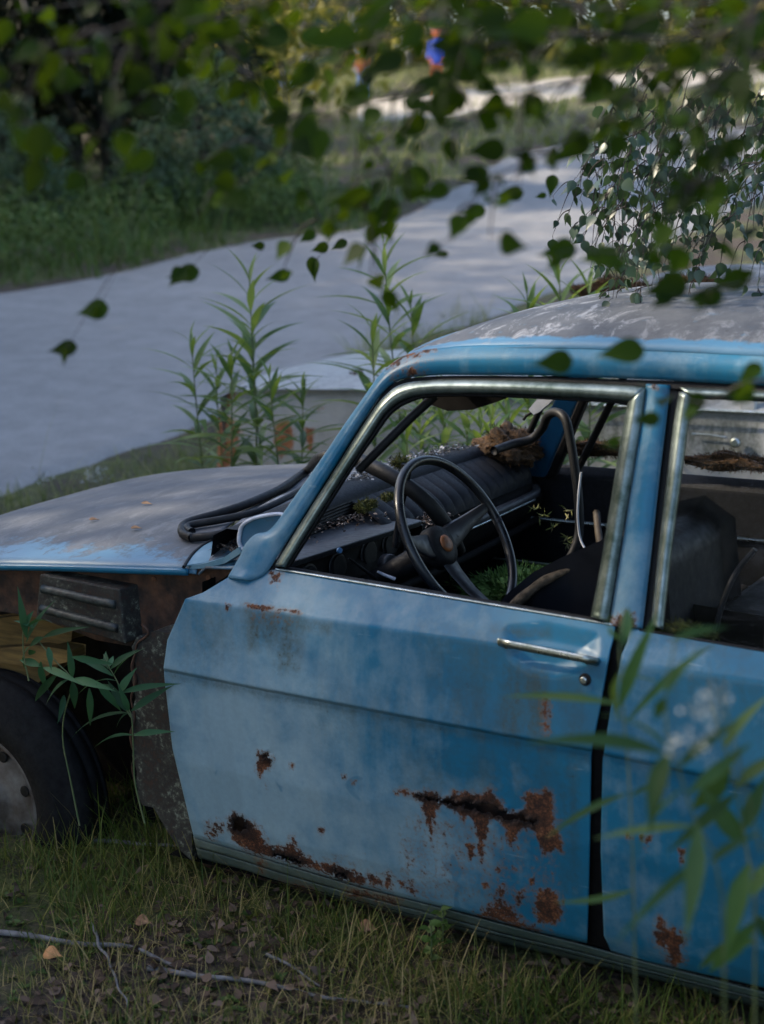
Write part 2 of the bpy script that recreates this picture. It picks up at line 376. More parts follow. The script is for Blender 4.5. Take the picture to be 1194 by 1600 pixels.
# ------------------------------------------------------------------ ground, roads
def terrain():
    xs = np.concatenate([np.linspace(-150, -12, 70)[:-1], np.linspace(-12, -3, 60)[:-1], np.linspace(-3, 4, 180)[:-1], np.linspace(4, 60, 40)])
    ys = np.concatenate([np.linspace(-60, -4, 30)[:-1], np.linspace(-4, 2.5, 170)[:-1], np.linspace(2.5, 14, 80)[:-1], np.linspace(14, 190, 90)])
    X, Y = np.meshgrid(xs, ys, indexing='ij'); Z = H(X, Y)
    nearm = (X > -3) & (X < 4) & (Y > -4) & (Y < 2.5)
    Z = Z+np.where(nearm, .006*np.sin(23*X+3*np.sin(9*Y))*np.sin(19*Y+2*np.sin(11*X)), 0)
    V = np.stack([X, Y, Z], -1).reshape(-1, 3)
    struct(npmesh('ground', V, gridfaces(len(xs), len(ys)), m_ground))
terrain()
def road(name, near, far, mat, lift, n=90, m=40):
    A = resample([ground(*p)[:2] for p in near], n, True); B = resample([ground(*p)[:2] for p in far], n, True)
    t = np.linspace(0, 1, m)
    wob = lambda s, ph: (.10*np.sin(s*1.7+ph)+.05*np.sin(s*5.1+ph*2))
    XY = A[:, None, :]*(1-t)[None, :, None]+B[:, None, :]*t[None, :, None]
    s = np.arange(n)*.35
    XY[:, 0] += wob(s, 0)[:, None]*.5; XY[:, -1] += wob(s, 2)[:, None]
    Z = H(XY[..., 0], XY[..., 1])+lift
    Z[:, 0] -= lift*1.3; Z[:, -1] -= lift*1.3
    V = np.concatenate([XY, Z[..., None]], -1).reshape(-1, 3)
    return struct(npmesh(name, V, gridfaces(n, m), mat))
road('road', [(-140, 830), (25, 765), (130, 735), (250, 690), (380, 632), (520, 575), (700, 520), (860, 462), (1000, 405), (1150, 330), (1260, 290)],
     [(-140, 480), (30, 455), (160, 432), (300, 398), (420, 375), (560, 360), (640, 335), (720, 290), (800, 245), (960, 215), (1240, 195)], m_road, .03)
road('path', [(560, 190), (700, 182), (850, 160), (1000, 140), (1200, 128)], [(560, 160), (700, 145), (850, 125), (1000, 112), (1200, 104)], m_road2, .05, 60, 12)
# ================================================================== the blue car
car = thing('car', 'rusty blue old car without its front wing, windscreen and driver window, sunk into the grass', 'car', (.9, .8, .1))
W2 = 1.6                                              # mirror: far side y = W2 - y
def vnoise(P, f, seed=0):
    r = np.random.default_rng(seed); o = np.zeros(len(P))
    for k in range(7):
        d = r.normal(size=P.shape[1])*f*(1.5**(k*.6)); o += np.sin(P@d+r.random()*6.28)
    return o/7**.5
def px_panel(name, rows, nu, nvs, mat, parent, offs=None, rust=(), holes=(), chalk=None, grime=(), th=.0018, extra=None):
    """rows: key rows (bottom to top) in photo pixels; interpolated, laid on the body side surface"""
    R = [resample(r, nu) for r in rows]
    G = []; O = []
    offs = offs or [0]*len(rows)
    for k in range(len(R)-1):
        m = nvs[k]
        for t in np.linspace(0, 1, m, endpoint=(k == len(R)-2)):
            G.append(R[k]*(1-t)+R[k+1]*t); O.append(offs[k]*(1-t)+offs[k+1]*t)
    G = np.array(G); nv = len(G)                      # nv x nu x 2
    P2 = G.transpose(1, 0, 2).reshape(-1, 2); OO = np.tile(np.array(O), nu)
    if extra is not None: OO = OO+extra(P2)
    d = FW+(P2[:, :1]-597)/FP*RT-(P2[:, 1:]-800)/FP*UP
    y = np.full(len(P2), .05)
    for _ in range(25):
        t = (y-CAM[1])/d[:, 1]; z = CAM[2]+d[:, 2]*t; y = .5*y+.5*(Sy(z)+OO)
    V = CAM+d*((y-CAM[1])/d[:, 1])[:, None]
    C = np.zeros((len(P2), 4)); C[:, 3] = 1
    for h in holes: C[:, 3] = np.minimum(C[:, 3], np.clip((-sdf(P2, h)-1)/14, 0, 1))
    for poly, soft in rust:
        C[:, 0] = np.maximum(C[:, 0], np.clip(.5+sdf(P2, poly)/(3.2*soft), 0, 1))
    if chalk is not None: C[:, 1] = chalk(P2)
    for poly, soft, amt in grime:
        C[:, 2] = np.maximum(C[:, 2], amt*np.clip(.5+sdf(P2, poly)/soft, 0, 1))
    F = gridfaces(nu, nv)
    if holes:
        cen = P2[F].mean(1); kill = np.zeros(len(F), bool); jit = vnoise(cen, .35, 3)*1.6+rng.normal(0, .5, len(cen))
        for h in holes: kill |= (sdf(cen, h)+jit) > 0
        F = F[~kill]
        # buckled edges round the holes
        for h in holes:
            s = sdf(P2, h); V[:, 1] += .006*np.exp(-np.clip(-s, 0, 60)/4)*vnoise(P2, .25, 5)
    for poly, soft in rust:
        q = np.asarray(poly, float); hh = q[:, 1].max()-q[:, 1].min(); q2 = np.concatenate([q, q+[0, 14+.5*hh]]); c_ = q.mean(0)
        lo_ = np.array([[q[:, 0].min(), c_[1]], [q[:, 0].max(), c_[1]], [q[:, 0].max()-4, q[:, 1].max()+16+.4*hh], [q[:, 0].min()+4, q[:, 1].max()+16+.4*hh]])
        C[:, 0] = np.maximum(C[:, 0], .25*np.clip(.45+sdf(P2, lo_)/22, 0, 1))
    o = npmesh(name, V, F, mat, parent, cattr=C)
    if th: solid(o, th, 0)
    return o
c5 = lambda L: [(260+a/3.317, 1100+b/3.317) for a, b in L]
c6 = lambda L: [(600+a/3.317, 1180+b/3.317) for a, b in L]
c7 = lambda L: [(700+a*.4137, 900+b*.4137) for a, b in L]
c4 = lambda L: [(240+a/3.73, 820+b/3.73) for a, b in L]
rust_d = [(c5([(335,570),(380,575),(430,610),(480,640),(500,690),(530,735),(600,745),(640,740),(655,690),(680,745),(720,790),(790,830),(830,830),(900,840),(940,860),(975,860),(990,885),(1035,895),(1030,930),(960,920),(870,890),(800,865),(700,840),(600,800),(480,780),(400,745),(350,700),(325,630)]), 7),
 (c5([(480,250),(515,250),(545,280),(545,320),(510,345),(490,375),(478,340),(478,290)]), 6),
 (c6([(70,185),(110,175),(150,195),(205,205),(215,180),(270,190),(305,215),(330,230),(360,190),(400,200),(450,195),(510,205),(540,180),(560,165),(580,210),(610,240),(640,290),(680,300),(730,290),(745,240),(725,220),(760,190),(800,200),(830,180),(870,190),(885,240),(880,300),(880,370),(900,400),(935,450),(925,500),(890,490),(860,500),(820,520),(810,440),(770,390),(720,370),(700,400),(670,460),(650,470),(625,400),(600,345),(550,320),(540,400),(515,470),(508,560),(490,480),(480,360),(440,310),(410,340),(390,310),(350,270),(285,245),(265,330),(245,430),(215,320),(210,240),(150,215),(110,205)]), 6),
 (c6([(430,460),(470,465),(465,500),(450,545),(435,500)]), 6),
 (c6([(500,835),(520,800),(560,800),(590,770),(600,680),(615,700),(610,745),(660,770),(690,830),(720,870),(760,890),(800,905),(700,890),(620,860),(540,840)]), 14),
 (c6([(790,710),(850,690),(900,710),(915,770),(920,830),(890,860),(800,870),(785,800)]), 9),
 (c6([(515,660),(545,665),(540,695),(525,690)]), 6), (c6([(690,710),(715,705),(710,770),(695,770)]), 9), (c6([(760,640),(780,640),(778,668),(762,665)]), 6),
 (c5([(640,310),(660,312),(658,335),(643,333)]), 4), (c5([(915,370),(935,372),(933,390),(917,388)]), 4), (c5([(960,395),(978,397),(976,412),(962,410)]), 4),
 (c5([(230,640),(275,635),(265,670),(240,680)]), 14), (c5([(1060,895),(1160,910),(1150,940),(1080,935)]), 14),
 ([(850,1090),(856,1090),(855,1142),(851,1142)], 8), ([(424,895),(440,893),(438,908),(428,908)], 6), ([(354,944),(359,943),(357,955),(353,952)], 4),
 (c4([(540,466),(700,485),(860,508),(860,514),(700,497),(540,476)]), 4), (c6([(0,640),(20,640),(15,665),(0,660)]), 6), (c6([(80,655),(125,665),(155,700),(150,712),(110,680)]), 8), ([(500,1295),(506,1296),(505,1302),(500,1301)], 4)]
holes_d = [c5([(350,590),(385,585),(420,610),(412,640),(385,665),(350,650)]), c5([(502,268),(530,268),(525,283),(505,283)]),
 c6([(170,205),(300,232),(350,236),(430,243),(500,248),(560,258),(600,280),(660,305),(720,320),(790,345),(770,360),(720,338),(640,338),(560,308),(480,290),(400,268),(320,252),(200,222)]), c5([(560,770),(640,790),(700,815),(690,828),(630,812),(565,785)]),
 c5([(870,868),(940,878),(935,905),(885,890)])]
def chalk_sun_d(P):  # oxidised paint, raised at lower left to carry soft sunlight
    x, y = P[:, 0], P[:, 1]
    g = np.exp(-((x-400)/210)**2-((y-1170)/180)**2)*.62+np.exp(-((x-560)/260)**2-((y-1330)/110)**2)*.45
    g += .12+.34*np.clip((620-x)/360, 0, 1)*np.clip((y-930)/200, .35, 1)
    g += .25*np.exp(-((x-730)/90)**2-((y-1290)/160)**2)
    g -= .30*np.clip((x-640)/300, 0, 1); 
    g -= .35*np.exp(-((x-715)/32)**2-((y-1185)/30)**2)+.3*np.exp(-((x-340)/16)**2-((y-1200)/16)**2)+.25*np.exp(-((x-505)/10)**2-((y-1125)/8)**2)
    g -= .25*np.exp(-((x-650)/12)**2-((y-1360)/6)**2)
    return np.clip(g, 0, 1)
grime_d = [(c4([(530,480),(860,520),(850,700),(830,850),(730,840),(700,700),(560,720)]), 26, .75), ([(785,1035),(860,1045),(862,1165),(770,1140)], 16, .55), ([(400,955),(520,975),(515,990),(400,975)], 12, .6),
           ([(262,1046),(920,1178),(920,1192),(262,1060)], 14, .42), ([(770,975),(860,985),(860,1000),(770,992)], 14, .45), ([(860,1050),(915,1060),(912,1160),(880,1160)], 12, .3),  # begins with an even darker strip just below the crease
           ([(640,1180),(860,1180),(880,1260),(640,1240)], 60, .3), ([(870,1190),(905,1195),(905,1400),(880,1400)], 18, .42), ([(300,950),(370,955),(360,1030),(290,1030)], 40, .28), ([(500,1080),(640,1090),(640,1160),(500,1140)], 60, .2), ([(660,985),(780,1000),(780,1150),(700,1140)], 50, .3)]
def recess(P):                                        # the scooped pocket behind the door handle
    s = sdf(P, [(800,990),(850,985),(925,1000),(925,1018),(900,1040),(868,1046),(832,1040),(806,1022)])
    q = np.clip(.5+s/34, 0, 1); return .016*q*q*(3-2*q)
hem = lambda L, dy: [(x, y+dy) for x, y in L]
D_front = [(302,1305),(285,1250),(270,1170),(260,1100),(256,1046)]
def lerp_rows(a, b, t): return None
door = px_panel('front_door', [
   [(304,1309),(380,1331),(405,1339),(471,1358),(561,1385),(619,1400),(690,1417),(751,1432),(826,1453),(917,1474)],
   [(302,1303),(380,1324),(471,1351),(561,1378),(690,1411),(826,1447),(918,1468)],
   [(270,1170),(600,1244),(922,1316)],
   [(257,1056),(400,1085),(600,1123),(770,1155),(924,1182)],
   [(257,1048),(400,1077),(600,1115),(770,1147),(925,1174)],
   [(256,1044),(400,1073),(600,1111),(770,1143),(925,1170)],
   [(262,1000),(500,1040),(770,1085),(938,1107)],
   [(290,936),(370,944),(500,963),(640,982),(780,998),(954,1016)],
   [(318,926),(400,933),(520,950),(660,968),(780,983),(958,1002)],
   [(356,903),(430,890),(560,912),(700,935),(820,955),(962,977)]],
   300, [3, 40, 60, 6, 4, 22, 24, 9, 14], m_paint, car, offs=[.012, .001, .004, .007, .0065, -.004, -.001, 0, .0, 0],
   rust=rust_d, holes=holes_d, chalk=chalk_sun_d, grime=grime_d, extra=recess)
# rear part of the upper front corner bends in over the missing wing
inner = px_panel('door_lining', [[(310,1300),(915,1465)], [(275,1080),(920,1180)]], 40, [40], m_rust, door, offs=[.045, .045], th=0)
# door handle, lock
hp = [side(782+(930-782)*t, 1004+(1033-1004)*t, -.022) for t in np.linspace(0, 1, 14)]
hp[0] = side(780, 1003, -.004); hp[-1] = side(934, 1035, -.004)
dh = tube('handle', hp, .0085, m_chrome, door, 10, n=30, flat=.62, updir=(0, 1, 0))
for p in ((792, 1008), (918, 1032)):
    tube('handle_mount', [side(*p, .012), side(*p, -.018)], .008, m_chrome, dh, 10)
def disc(name, c, nrm, r, th, mat, parent, k=28, dish=0, hole=0):
    nrm = np.asarray(nrm, float)/np.linalg.norm(nrm); a = np.cross(nrm, [0, 0, 1.]); a /= np.linalg.norm(a); b = np.cross(nrm, a)
    prof = [(hole, 0), (r*.6, 0), (r*.93, 0), (r, -.3*th), (r, -th)]
    V = []; F = []
    for i, (rr, h) in enumerate(prof):
        for t in np.arange(k)*2*np.pi/k: V.append(c+nrm*(h+dish*(1-(rr/r)**2))+rr*(math.cos(t)*a+math.sin(t)*b))
    for i in range(len(prof)-1):
        for j in range(k): F.append((i*k+j, i*k+(j+1) % k, (i+1)*k+(j+1) % k, (i+1)*k+j))
    return npmesh(name, V, F, mat, parent)
nS = np.array([0, -1, .06])
disc('lock_recess', side(914, 1062, -.0035), nS, .0125, .003, m_black, door)
disc('lock_barrel', side(911, 1064, -.009), nS, .0075, .006, m_chrome, door)
# rear door
def chalk_r(P): return np.clip(.16+.12*np.exp(-((P[:, 0]-1010)/60)**2-((P[:, 1]-1450)/60)**2)-.1*np.clip((P[:, 0]-1000)/150, 0, 1), 0, 1)
rust_r = [(c7([(800,1290),(830,1330),(880,1340),(900,1380),(870,1400),(890,1450),(850,1470),(830,1420),(780,1370)]), 9), (c7([(728,980),(765,985),(760,1000),(732,996)]), 5), (c7([(870,1030),(892,1035),(890,1080),(878,1070)]), 5), (c7([(672,970),(690,972),(700,985),(674,985)]), 4)]
rdoor = px_panel('rear_door', [
   [(955,1486),(1010,1502),(1100,1522),(1190,1542),(1330,1575)],
   [(944,1462),(1010,1478),(1100,1500),(1190,1520),(1330,1552)],
   [(939,1330),(1100,1368),(1330,1420)],
   [(942,1188),(1000,1200),(1100,1222),(1200,1243),(1330,1270)],
   [(943,1180),(1000,1192),(1100,1214),(1200,1235),(1330,1262)],
   [(944,1176),(1000,1188),(1100,1210),(1200,1231),(1330,1258)],
   [(955,1105),(1100,1130),(1330,1170)],
   [(972,1022),(1060,1036),(1170,1052),(1330,1078)],
   [(980,1004),(1060,1018),(1170,1036),(1330,1062)],
   [(985,981),(1060,993),(1170,1012),(1330,1040)]],
   110, [8, 30, 30, 5, 4, 14, 16, 6, 8], m_paint, car, offs=[.010, .001, .004, .007, .0065, -.004, -.001, 0, 0, 0], rust=rust_r, chalk=chalk_r, grime=[([(1060,1040),(1170,1050),(1170,1100),(1060,1080)], 40, .4), ([(985,985),(1170,1012),(1170,1030),(985,1000)], 20, .3)])
# dark shut between the doors and door jamb
px_panel('door_shut', [[(905,1480),(965,1500)], [(905,1190),(960,1200)], [(925,1100),(975,1110)], [(945,985),(995,990)]], 6, [12, 10, 10], m_dark, car, offs=[.022]*4, th=0)
# sill
def sill():
    top = [(302,1307),(380,1330),(471,1358),(561,1385),(690,1417),(826,1453),(917,1476),(1000,1500),(1190,1548),(1330,1590)]
    bot = [(311,1342),(380,1360),(429,1378),(501,1398),(619,1428),(720,1455),(781,1475),(871,1494),(1000,1525),(1190,1575),(1330,1615)]
    mid = lambda t: [tuple(np.array(a)*(1-t)+np.array(b)*t) for a, b in zip(resample(bot, 40), resample(top, 40))]
    px_panel('sill', [bot, mid(.12), mid(.48), mid(.54), mid(.60), mid(.93), mid(1)], 120, [3, 6, 3, 3, 6, 3], m_sill, car, offs=[.035, .012, .012, .020, .006, .008, .03],
       chalk=lambda P: np.clip(.65-.5*np.clip((P[:, 0]-480)/300, 0, 1), 0, 1), grime=[([(420,1340),(1200,1560),(1200,1600),(420,1400)], 60, .6), ([(295,1320),(700,1440),(1330,1600),(1330,1640),(700,1480),(295,1350)], 40, .75)],
       rust=[(c5([(480,780),(500,790),(500,860),(485,850)]), 8), (c5([(600,930),(800,985),(800,1010),(600,960)]), 10), (c5([(930,960),(1190,1010),(1190,1025),(960,980)]), 12)])
    # rusted flange hanging below the sill
    fl = [(311,1343),(335,1349),(380,1361),(429,1379),(501,1399),(619,1429),(720,1456)]
    lo = [(318,1352),(345,1366),(380,1372),(400,1372),(440,1384),(501,1404),(619,1434),(720,1462)]
    px_panel('sill_flange', [lo, fl], 80, [5], m_rust, car, offs=[.03, .025], extra=lambda P: .004*vnoise(P, .3, 9))
sill()
# belt moulding under the front window
def belt(name, a, b, parent, r=.0055, off=-.004, mat=None):
    P = [side(*(np.array(a)*(1-t)+np.array(b)*t), off) for t in np.linspace(0, 1, 20)]
    return tube(name, P, r, mat or m_chrome, parent, 8, flat=.7)
belt('belt_moulding', (432,889), (958,976), door, .004, .000)
px_panel('window_slot', [[(440,896),(700,939),(935,976)], [(446,885),(700,927),(932,966)]], 60, [6], m_black, door, offs=[.014, .024], th=.003)
belt('rear_belt_moulding', (1000,984), (1330,1040), rdoor, .004, .001, m_black)
# window frames, pillars (rows run from outer edge to inner edge)
def band(name, outer, inner, mat, parent, n=80, off=0, bulge=-.008, th=.006, m=7, smooth=True, **kw):
    A = resample(outer, n, smooth); B = resample(inner, n, smooth)
    rows = [A*(1-t)+B*t for t in np.linspace(0, 1, m)]
    offs = [off+bulge*math.sin(math.pi*t) for t in np.linspace(0, 1, m)]
    return px_panel(name, rows, n, [2]*(m-1), mat, parent, offs=offs, th=th, **kw)
fo = [(430,884),(470,820),(520,741),(560,678),(588,636),(605,617),(622,604),(650,597),(700,594),(800,595),(900,599),(985,603),(1008,606)]
fi = [(446,886),(490,815),(540,737),(578,680),(598,650),(614,634),(632,624),(662,616),(720,614),(800,616),(880,620),(950,624),(984,628)]
wf = band('window_frame', fo, fi, m_frame, door, 120, off=-.004, bulge=-.010, th=.004)
band('window_frame', [(1008,606),(1004,640),(985,760),(965,880),(950,972)], [(983,628),(978,650),(960,755),(940,880),(924,964)], m_frame, wf, 60, off=-.004, bulge=-.010, th=.004)
band('frame_channel', [(446,886),(490,815),(540,737),(578,680),(598,650),(614,634),(632,624),(662,616),(720,614),(800,616),(880,620),(950,624),(983,629)],
     [(452,886),(497,815),(548,735),(586,680),(606,652),(621,638),(638,629),(665,621),(720,619),(800,621),(880,625),(950,629),(978,633)], m_black, wf, 120, off=.006, bulge=0, th=.01)
# roof side rail + near A pillar (one blue band), bottom foot flares over the scuttle
ra_out = [(357,903),(375,872),(384,852),(400,836),(424,828),(460,780),(505,716),(540,664),(571,620),(592,590),(610,572),(632,558),(660,549),(700,544),(735,541),(850,540),(936,541),(1060,545),(1177,551),(1330,558)]
ra_in = [(390,907),(408,901),(418,893),(424,885),(438,862),(480,796),(522,729),(550,684),(582,634),(598,612),(614,598),(632,590),(655,587),(690,585),(720,585),(850,586),(895,588),(1030,593),(1177,601),(1330,608)]
def chalk_p(P): return np.clip(.18+.2*np.clip((560-P[:, 0])/200, 0, 1)+.0*P[:, 0], 0, 1)
pil = band('roof_rail', ra_out, ra_in, m_paint, car, 200, off=-.002, bulge=-.014, th=.006, m=9, chalk=chalk_p, rust=[([(600,570),(640,552),(678,543),(680,548),(640,560),(606,578)], 6), ([(640,575),(660,583),(640,585)], 5)])
band('door_seal', [(395,908),(424,893),(432,882),(470,820),(520,741),(560,678),(588,636),(605,612),(622,599),(650,592),(700,589),(800,589),(900,592),(1100,599),(1330,612)],
     [(415,905),(430,893),(440,884),(478,820),(527,741),(566,680),(594,640),(610,620),(626,608),(650,602),(700,599),(800,599),(900,603),(1100,612),(1330,624)], m_black, car, 150, off=.012, bulge=0, th=.02)
# B pillar
band('door_pillar', [(1011,600),(1006,640),(990,740),(972,860),(953,978)], [(1047,602),(1043,640),(1031,740),(1019,850),(1004,982)], m_paint, door, 60, off=.002, bulge=-.010, th=.006,
     chalk=lambda P: np.clip(.24-.18*np.clip((P[:, 0]-1000)/40, -1, 1), 0, 1), rust=[([(955,968),(975,962),(985,968),(992,966),(994,984),(955,980)], 9), ([(1020,600),(1028,600),(1026,608),(1021,607)], 4)], smooth=True)
band('pillar_seal', [(1043,600),(1030,750),(1016,860),(1000,985)], [(1063,600),(1050,750),(1036,860),(1022,985)], m_black, rdoor, 40, off=.018, bulge=0, th=.01)
rwf = band('window_frame', [(1062,612),(1054,660),(1043,750),(1030,860),(1018,978)], [(1083,618),(1076,660),(1064,750),(1049,860),(1036,983)], m_frame, rdoor, 60, off=-.002, bulge=-.010, th=.004)
band('window_frame', [(1062,606),(1177,611),(1330,620)], [(1080,622),(1177,626),(1330,634)], m_frame, rwf, 30, off=-.002, bulge=-.010, th=.004)
px_panel('window_pane', [[(1030,985),(1170,1010),(1330,1040)], [(1075,618),(1170,622),(1330,630)]], 20, [12], m_glass, rdoor, offs=[.012, .008], th=0)
def rear_quarter():
    Z = [side(1325, y)[2] for y in (1570, 1548, 1419, 1268, 1261, 1256, 1169, 1077, 1061, 1040)]; OF = [.010, .001, .004, .007, .0065, -.004, -.001, 0, 0, 0]
    X = np.linspace(side(1325, 1200)[0]-.005, 2.76, 40); V = []
    for x in X:
        for z, o in zip(Z, OF):
            e = max(0, (x-2.6)/.16); V.append((x, Sy(z)+o+.004+.05*e*e, z+.002*(x-1.6)))
    C = np.tile([0, .12, .3, 1.], (len(V), 1)); solid(npmesh('rear_wing', V, gridfaces(40, 10), m_paint, car, cattr=C), .002, 0)
    pymesh('sill', [(X[0], .09, .12), (2.7, .09, .12), (2.7, .06, Z[0]), (X[0], .06, Z[0])], [(0, 1, 2, 3)], m_sill, car)
    x1 = side(1325, 600)
    tube('roof_rail', [(x1[0]-.02, x1[1], x1[2]-.01), (2.2, x1[1]+.005, x1[2]-.01), (2.5, x1[1]+.01, x1[2]-.03), (2.62, .17, 1.15), (2.68, .09, Z[-1])], [.03, .03, .035, .05, .06], m_paint, car, 10, n=40)
    pymesh('tail_panel', [(2.765, .12, .2), (2.765, 1.48, .2), (2.765, 1.5, .9), (2.765, .1, .9)], [(0, 1, 2, 3)], m_paint, car)
rear_quarter()
# ---------------- roof skin
gl = resample([aty(x, y, .25) for x, y in [(632,556),(660,548),(700,543),(735,540),(850,539),(936,540),(1060,544),(1177,550),(1330,557)]], 60, True)
xs = gl[:, 0]; order = np.argsort(xs)
def gut(x): return np.interp(x, xs[order], gl[order, 2])
def roof():
    nx, ny = 120, 50
    V = []; C = []
    X = np.linspace(0, 1, nx)**1.3
    for i in range(nx):
        for j in range(ny):
            v = j/(ny-1); q = 2*v-1
            x0 = .515-.03*(1-q*q)                     # header line bows forward
            x = x0+(2.7-x0)*X[i]
            y = .25+v*(W2-.5)
            e = np.clip((x-x0)/.35, 0, 1)
            z = gut(max(x, .52))+.062*(1-q**4)*(.35+.65*math.sin(e*math.pi/2))-.006*(abs(q) > .97)
            V.append((x, y, z)); p = proj(np.array([[x, y, z]]))[0]
            g = .75-.35*np.clip((x-.5)/.12 < .15, 0, 1)
            rmask = .45*max(0, 1-abs(x-x0)/.03)
            C.append((rmask, g if v > .03 else .15, .95 if x < 1.0 else .45, 1))
    o = npmesh('roof', V, gridfaces(nx, ny), m_roof, car, cattr=C); solid(o, .004, -1)
    return o
rf = roof()
# headlining / header rails inside
hd = [(.50, .27, 1.335), (.47, .55, 1.375), (.46, .8, 1.385), (.47, 1.05, 1.375), (.50, 1.33, 1.335)]
tube('windscreen_header', hd, .022, m_dark, car, 8, n=30, flat=.6)
hl = [(x, y, z) for x in np.linspace(.56, 2.6, 12) for y, z in [(.29, gut(.9)-.03), (.5, gut(.9)+.005), (.8, gut(.9)+.015), (1.1, gut(.9)+.005), (1.31, gut(.9)-.03)]]
npmesh('headlining', hl, gridfaces(12, 5), m_dark, car)
# ---------------- hood
HX0, HX1 = -1.25, .0
nh = resample([aty(x, y, .115) for x, y in [(-230, 889), (-100, 880), (25, 879), (120, 881), (210, 884), (292, 886)]], 40, True)
def hz(x, y):
    e = np.interp(x, nh[:, 0], nh[:, 2]); q = np.clip((y-.8)/.69, -1, 1)
    cr = .058*(1-np.abs(q)**3.0)
    nose = -.10*np.clip((-.95-x)/.3, 0, 1)**2
    cen = .012*np.exp(-((y-.8)/.16)**2)*0
    return e+cr+nose+cen
def hood():
    nx, ny = 110, 70; V = []; C = []
    for i in range(nx):
        for j in range(ny):
            v = j/(ny-1); q = 2*v-1; y = .115+v*(W2-.23)
            xr = .0-.30*0-.16*(1-q*q)+.02
            xf = HX0-.12*(1-q*q)
            x = xf+(xr-xf)*i/(nx-1); z = float(hz(x, y))
            if j == 0: z -= .014
            V.append((x, y, z))
            g = np.clip(.12+(y-.115)/.22+.16*math.sin(5*x+2)+.10*math.sin(17*x+9*y)-.16*np.exp(-((x+.25)/.2)**2), 0, .85)
            C.append((.0, g, .22, 1))
    o = npmesh('bonnet', V, gridfaces(nx, ny), m_hood, car, cattr=C); solid(o, .006, -1); return o
hd_o = hood()
lip = [(x, .112, float(hz(x, .115))-.012) for x in np.linspace(HX0, .0, 30)]
tube('bonnet_edge', lip, .006, m_paint, hd_o, 6, flat=1.5)
# scuttle / cowl behind the bonnet
def cowl():
    n = 40; A = []; Bm = []; Cc = []
    V = []; C = []
    for j in range(n):
        v = j/(n-1); q = 2*v-1; y = .115+v*(W2-.23)
        xr = .03-.16*(1-q*q)
        xb = xr+.15+.03*(1-q*q)
        for t in np.linspace(0, 1, 8):
            x = xr+(xb-xr)*t; z = float(hz(-.02, y))+.012*t-(.016 if t == 0 else 0)
            V.append((x, y, z)); C.append((.0, .45+.4*min(1, v*6), .9, 1))
    o = npmesh('scuttle', V, gridfaces(n, 8), m_hood, car, cattr=C); solid(o, .004, -1)
    return o
cowl()
# flange of the windscreen opening at the foot of the near pillar: pale oval lip, its highlight put into the colour
ov = [(374,838),(378,822),(392,812),(412,806),(436,803),(445,808),(430,826),(412,843),(394,856),(380,858),(374,848),(374,838)]
tube('windscreen_flange', [aty(x, y, .13) for x, y in ov], .006, m_cream, pil, 8, n=50, flat=.7)
npmesh('flange_web', np.array([aty(x, y, .135) for x, y in ov[:-1]]+[aty(405, 832, .15)]), np.array([(i, (i+1) % 11, 11) for i in range(11)]), m_hood, pil, cattr=np.tile([0, .1, .5, 1], (12, 1)))
tube('wiper_spindle', [aty(400, 845, .12), aty(412, 838, .14), aty(432, 812, .2)], .006, m_chrome, pil, 8, n=12)
# ---------------- front structure left bare by the missing wing
def slab(name, px, y, mat, parent, th=.02, sub=None, yb=None):
    """polygon traced on the plane y, with real thickness"""
    V = [aty(a, b, y) for a, b in px]; n = len(V); d = np.array([0, th, 0])
    VV = V+[v+d for v in V]; F = [tuple(range(n)), tuple(range(2*n-1, n-1, -1))]+[(i, (i+1) % n, n+(i+1) % n, n+i) for i in range(n)]
    return pymesh(name, VV, F, mat, parent)
slab('inner_wing', [(-160,888),(-60,884),(60,884),(205,886),(300,888),(345,880),(372,875),(368,890),(345,906),(318,926),(292,934),(272,975),(262,1010),(235,1000),(215,992),(205,1010),(150,1000),(60,965),(-60,945),(-160,940)], .150, m_rust, car, .03)
slab('dark_backdrop', [(-400,905),(300,900),(345,920),(345,1360),(-400,1360)], .50, m_dark, car, .02)  # dark sheet added behind the bare front, stands for its deep shade
slab('wheel_house', [(60,905),(300,900),(300,1330),(205,1330),(215,1100),(170,1010)], .34, m_dark, car, .01)
hp_o = slab('hinge_pillar', [(206,1010),(214,995),(222,1003),(232,990),(245,985),(262,990),(300,985),(300,1345),(283,1330),(262,1300),(240,1262),(222,1258),(212,1235),(214,1205),(206,1180),(210,1150),(204,1120),(212,1090),(206,1062),(212,1040)], .085, m_lichen, car, .06)
tube('torn_edge', [aty(x, y, .083) for x, y in [(222,975),(232,990),(215,1005),(212,1020),(207,1042),(212,1064),(205,1092),(211,1122),(204,1150),(209,1180),(206,1200),(214,1235)]], [.004,.002,.005,.002,.004,.001,.003], m_rust, hp_o, 6, n=90)
slab('scuttle_side', [(296,889),(300,884),(325,879),(348,872),(373,855),(377,864),(352,880),(322,888)], .119, m_paint2, car, .03)
slab('bonnet_gutter', [(-160,884),(60,885),(205,887),(290,889),(345,884),(350,890),(290,897),(205,895),(60,892),(-160,890)], .128, m_rust, car, .02)
for (x, y) in ((325, 903), (240, 905)):
    disc('bolt', aty(x, y, .146), (0, -1, 0), .007, .006, m_rustlight, car, 10)
